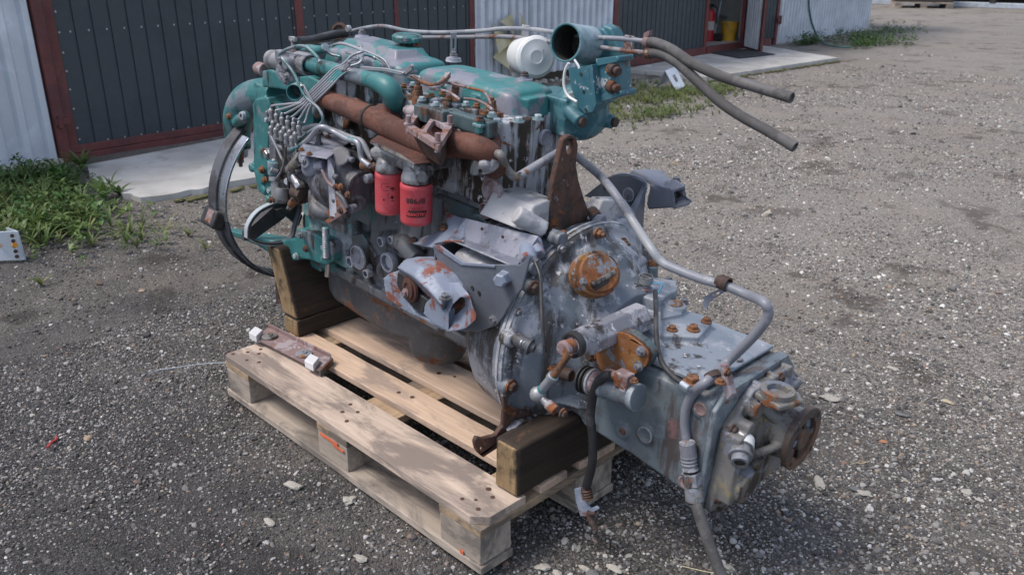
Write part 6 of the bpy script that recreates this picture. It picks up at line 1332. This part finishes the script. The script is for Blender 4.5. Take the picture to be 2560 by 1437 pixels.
b = MB(); b.prism(Q([(1800, 910), (1812, 912), (1830, 985), (1818, 1000), (1808, 975)], b=-.15), (.004, .012, 0)); b.build('pipe_stay', M_rustM, eng, bevel=.001); c = E(1790, 925, b=-.14); MB().lathe(c-Vector((.01, 0, .01)), Vector((.8, -.3, -.6)), [(0, .0155), (.001, .0165), (.013, .0165), (.014, .0155)], 20, caps=False).build('pipe_clamp', M_rustD, eng); bolt('brown', E(1818, 930, b=-.155), X, .8)
f = Q([(1718, 1105), (1722, 1140), (1727, 1180), (1733, 1215), (1738, 1250)], b=-.175)
b = MB(); b.lathe(f[0], f[1]-f[0], [(0, .0175), (.03, .018)], 20); b.lathe(f[1], f[2]-f[1], [(-.008, .016), (.0, .019), (.004, .0165), (.008, .019), (.012, .0165), (.016, .019), (.02, .0165), (.03, .019)], 20); b.lathe(f[2], f[3]-f[2], [(0, .0215), (.028, .0215)], 6); b.build('hose_coupling', M_crust, eng, bevel=.001)
b = MB(); b.lathe(f[3]-Z*.0, f[4]-f[3], [(-.004, .016), (0, .019), (.03, .021), (.031, .018)], 22); b.build('hose_ferrule', M_yellowish, eng)
line('rubber_hose', [f[4]+Z*.01]+Q([(1745, 1275), (1765, 1335), (1785, 1390), (1805, 1440)], b=-.185)+[E(1830, 1490, b=-.19)], .0125, M_rubber, n=20)

# ---------------- heater pipes on the far side with rubber hoses
hb = .16
top = Q([(880, 78), (915, 70), (960, 66), (1020, 78), (1100, 82), (1200, 78), (1260, 72), (1330, 74), (1390, 82), (1470, 93), (1560, 98), (1612, 104)], b=hb)
line('heater_pipe', top, .006, M_pipe, n=14)
line('heater_pipe', Q([(1050, 94), (1150, 93), (1250, 92), (1310, 96), (1380, 105), (1470, 115), (1560, 127), (1615, 133)], b=hb), .006, M_pipeR, n=14)
for px, py in ((1315, 85), (1572, 113)): c = E(px, py, b=hb); MB().box(c.x-.014, c.x+.014, c.y-.004, c.y+.004, c.z-.022, c.z+.022).build('pipe_spacer', M_pipeR, eng, bevel=.002)
h1_ = Q([(1612, 105), (1640, 108), (1680, 125), (1730, 158), (1800, 190), (1880, 215), (1976, 244)], b=hb); h2_ = Q([(1616, 133), (1650, 135), (1690, 155), (1740, 200), (1800, 255), (1860, 295), (1915, 325), (1984, 366)], b=hb)
for h_ in (h1_, h2_):
    line('rubber_hose', h_, .0118, M_rubber, n=20)
    d = (h_[-1]-h_[-2]).normalized(); MB().pipe(h_[-1]-d*.02, h_[-1]+d*.004, .0121, .008, depth=.02).build('hose_end', M_rubber, eng); MB().cyl(h_[-1]-d*.01, h_[-1]-d*.0095, .0084).build('hose_bore', M_dark, eng)
    MB().lathe(h_[0]+X*.004, h_[1]-h_[0], [(-.004, .0125), (-.003, .0135), (.009, .0135), (.010, .0125)], 20, caps=False).obox(h_[0]+Vector((.006, 0, .018)), (.008, 0, .004), (0, .006, 0), (0, 0, .006)).build('hose_clamp', M_orangeB if h_ is h2_ else M_rustM, eng, bevel=.0006)
c = E(851, 80, b=.14); b = MB(); b.lathe(c, Vector((.5, -1, .1)), [(-.006, .018), (0, .03), (.008, .03), (.010, .022), (.004, .016)], 24); b.build('clamp_ring', M_rustD, eng); b = MB(); c = E(875, 72, b=.13); b.cyl(c, c+Vector((0, -.012, 0)), .011); b.build('clamp_screw', M_steel, eng, bevel=.001)
MB().cyl(E(856, 92, b=.14), E(835, 120, b=.13), .006).build('clamp_stay', M_teal, eng)

# ---------------- white filter canister on the far side
w0, w1 = E(1275, 140, b=.21), E(1337, 143, b=.13); d = Vector((.86, -.42, .12)).normalized(); w1 = E(1340, 143, b=.13); w0 = w1-d*.11
b = MB(); b.lathe(w0, d, [(0, .038), (.004, .046), (.10, .053), (.108, .055), (.113, .053), (.115, .046), (.116, .0455), (.1155, .022), (.1165, .021), (.1165, .016), (.115, .015), (.115, .001)], 48); b.build('white_filter', M_white, eng, sharp=55)
b = MB(); b.lathe(w0-d*.02, d, [(0, .03), (.02, .046), (.026, .044)], 24); b.box(w0.x-.03, w0.x+.02, w0.y-.02, w0.y+.03, w0.z-.1, w0.z); b.build('filter_base', M_aludirt, eng, vox=.004, smooth=1)

# ---------------- turbo elbow and coolant casting, far rear
d = Vector((.10, -.97, .14)).normalized(); mo = E(1413, 107, b=.07)
b = MB(); b.pipe(mo-d*.10, mo, .0465, .0415, n=48, depth=.09); b.build('elbow_mouth', M_elbow, eng)
MB().lathe(mo-d*.088, d, [(0, .001), (0, .0405), (.07, .0407), (.0801, .0409)], 40, caps=False).build('elbow_bore', M_dark, eng)
b = MB(); b.cyl(mo-d*.15, mo-d*.103, .046, .045, 32); b.sweep([tuple(mo-d*.15)+(.05,), tuple(mo-d*.15+Vector((.0, 0, -.04)))+(.052,), tuple(mo-d*.14+Vector((.01, .0, -.10)))+(.05,), tuple(mo-d*.14+Vector((.015, .0, -.14)))+(.052,)], .05, 22)
b.prism([mo-d*.13+Vector(v) for v in ((.02, .0, .055), (.05, .0, .05), (.08, 0, .0), (.10, .0, -.06), (.02, .0, -.10))], (0, .04, 0)); b.build('intake_elbow', M_elbow, eng, vox=.0038, smooth=3)
fb = .14
q0 = Q([(1445, 165), (1540, 150), (1552, 240), (1470, 262)], b=fb)
b = MB(); b.prism(Q([(1455, 168), (1540, 150), (1548, 232), (1480, 262), (1450, 250)], b=.085), (0, .05, 0)); b.prism(Q([(1487, 148), (1545, 140), (1547, 155), (1490, 167)], b=.08), (0, .06, 0)); b.prism(Q([(1485, 240), (1553, 226), (1554, 240), (1490, 260)], b=.08), (0, .06, 0)); b.build('heat_exchanger', M_elbow2, eng, bevel=.004)
b = MB(); b.prism(Q([(1420, 170), (1470, 165), (1474, 175), (1482, 280), (1460, 284), (1442, 262), (1428, 220)], b=.06), (0, .006, 0)); b.prism(Q([(1470, 165), (1480, 162), (1490, 262), (1482, 280)], b=.06), (0, .05, 0), ); b.build('perforated_angle', M_elbow2, eng, bevel=.001)
for px, py in ((1452, 186), (1459, 230), (1465, 275)): c = E(px, py, b=.059); MB().cyl(c, c-Y*.001, .004).build('hole', M_dark, eng)
for px, py in ((1535, 174), (1533, 217)): c = E(px, py, b=.09); b = MB(); b.cyl(c+X*-.01, c+Vector((.012, -.008, 0)), .015).cyl(c+Vector((.012, -.008, 0)), c+Vector((.026, -.014, 0)), .010); b.build('mounting_bolt', M_rustD, eng, bevel=.002)
MB().cyl(E(1484, 175, b=.09), E(1492, 258, b=.09), .008).build('rusty_rod', M_rustM, eng)
line('white_hose', Q([(1422, 158), (1412, 180), (1410, 215), (1420, 240), (1442, 255)], b=.03), .0035, M_white, n=10); line('white_hose', Q([(1436, 150), (1446, 165), (1448, 172)], b=.04), .003, M_white)
b = MB(); gcn = E(1474, 290, b=.12); b.lathe(gcn+Vector((-.06, .045, 0)), Vector((.5, -.8, .1)), [(0, .045), (.02, .066), (.05, .075), (.08, .070), (.10, .054), (.115, .02)], 36); b.cyl(gcn+Vector((-.04, -.05, .02)), gcn+Vector((.03, -.065, .0)), .019); b.box(gcn.x-.16, gcn.x-.02, gcn.y-.07, gcn.y+.04, gcn.z-.05, gcn.z+.045); b.cyl(gcn+Vector((.0, .03, -.01)), gcn+Vector((.05, .035, -.01)), .018)
b.build('coolant_casting', M_elbow, eng, vox=.004, smooth=2)
for v in ((.032, -.066, .0), (.052, .035, -.01)): c = gcn+Vector(v); MB().cyl(c-X*.002, c+X*.008, .012).build('plug', M_rustD, eng, bevel=.002)

# ---------------- lower steel claw between bell and pallet
lb = -.115
q = Q([(1250, 985), (1258, 1005), (1285, 1018), (1337, 1030), (1330, 1045), (1290, 1062), (1268, 1085), (1240, 1112), (1200, 1138), (1182, 1118), (1178, 1100), (1184, 1085), (1200, 1090), (1232, 1082), (1248, 1060), (1252, 1020)], a=.034)
b = MB(); b.prism(q, (.012, 0, 0), [Q([(1194, 1124), (1200, 1120), (1202, 1112), (1197, 1108), (1193, 1115)], a=.034)]); b.build('steel_claw', M_rustD, eng, bevel=.004)
b = MB(); b.prism(Q([(1268, 1085), (1290, 1062), (1335, 1042), (1330, 1036), (1285, 1048), (1262, 1072)], a=.047), (.02, 0, 0)); b.build('claw_rib', M_pump, eng, bevel=.003)
for k in BO:
    if k not in USED: bpy.data.objects.remove(BO[k])

# ================================================================== SMALL THINGS ON THE GROUND
def rock(px, py, r, label, mat=None, sq=(1.2, .9, .6), name='stone', rot=0):
    r *= .82; me = stone_mesh(3, random.random()*50); o = bpy.data.objects.new(name, me); COL.objects.link(o); me.materials.append(mat or M_palestone)
    for p in me.polygons: p.use_smooth = True
    me.set_sharp_from_angle(angle=R(32)); g = G(px, py, .0); o.location = (g.x, g.y, gheight(g.x, g.y)+r*.32); o.scale = [r*s for s in sq]; o.rotation_euler = (0, 0, rot); tag(o, label, 'stone', 'larger stones lying on the gravel')
rock(733, 1213, .024, 'white stone left of the pallet near its middle block', rot=.4)
rock(874, 1246, .023, 'pale upright stone with a dark edge nearest the pallet side', sq=(.8, 1.1, .9), rot=1.9)
rock(672, 1300, .017, 'small flat white stone between the two pale ones and the lower edge')
rock(900, 1388, .017, 'grey beige stone low at left near the photo bottom edge', rot=.3)
rock(219, 1088, .016, 'brown round stone alone on the dark gravel at far left', worn('brown_stone', (.3, .22, .16), rough=.85))
rock(78, 1028, .010, 'tiny white stone near the left edge of the gravel')
rock(462, 1213, .011, 'dark blue grey stone in the gravel left of the pallet', M_greystone)
rock(1357, 1405, .017, 'pale oval stone at the bottom edge beside the pallet corner', rot=.5)
rock(1393, 1417, .011, 'small pale stone beside the oval one at the bottom edge')
rock(1462, 1408, .015, 'pale square stone at the bottom edge below the hose end')
rock(1535, 1408, .018, 'beige flat stone at the bottom edge left of the rubber hose')
rock(1482, 1422, .017, 'dark grey round stone at the bottom edge', M_greystone)
rock(1822, 1408, .015, 'pale stone touching the right side of the rubber hose')
rock(2075, 988, .026, 'large flat white stone right of the gearbox flange', sq=(1.2, .8, .6), rot=.6)
rock(2050, 1198, .026, 'flat pale stone below the gearbox flange', sq=(1.2, .8, .6), rot=2.2)
rock(2163, 1225, .020, 'rounded beige stone low right of the gearbox', rot=.3)
rock(2138, 1212, .014, 'small dark beige stone beside the rounded one', M_greystone)
rock(2210, 1094, .011, 'orange stone on the gravel right of the gearbox', worn('orange_stone', (.36, .17, .09), rough=.85), rot=.7)
rock(2255, 1030, .018, 'flat grey green stone with a small tan stone behind it', M_greystone, sq=(1.3, .9, .4))
rock(2233, 917, .016, 'pale round stone in the middle of the right gravel')
rock(2420, 1225, .017, 'pale stone near the right edge of the photo', sq=(.9, 1.2, .6))
rock(2450, 1242, .012, 'smaller pale stone just right of the other near the right edge')
rock(2370, 1000, .014, 'tan broken stone far right on the gravel', worn('tan_stone', (.4, .34, .24), rough=.85))
rock(355, 722, .018, 'brown stone lying behind the left weeds toward the pallet', MATS['brown_stone'], sq=(.8, 1.4, .5))
rock(245, 705, .02, 'flat brown clod on the gravel below the left weeds', worn('brown_clod', (.1, .07, .05), rough=.9), sq=(1.5, .8, .3))
rock(2142, 122, .05, 'white stone beside the weeds at the right shed wall')
wr = [G(x, y, .006) for x, y in ((372, 935), (390, 926), (430, 920), (470, 914), (520, 908), (572, 906))]
tag(MB().sweep(wr, .0016, 6).build('wire', M_galv), 'thin pale wire lying on the gravel by the far pallet corner', 'wire')
rs = [G(x, y, .006) for x, y in ((118, 1118), (130, 1104), (140, 1098), (142, 1090))]
tag(MB().sweep(rs, .004, 6).build('plastic_strip', worn('red_strip', (.4, .05, .05), rough=.6)), 'short red plastic strip lying on the left gravel', 'plastic strip')
st = [G(x, y, .008) for x, y in ((1705, 1414), (1730, 1420), (1765, 1428), (1800, 1433))]
tag(MB().sweep(st, .0012, 5).build('dry_stalk', M_tan), 'dry grass stalk at the bottom edge by the rubber hose', 'stalk')
st = [G(x, y, .008) for x, y in ((2126, 1160), (2140, 1156), (2155, 1157), (2175, 1152))]
tag(MB().sweep(st, .0011, 5).build('dry_stalk', M_tan), 'dry pale stalk on the gravel right of the gearbox flange', 'stalk')
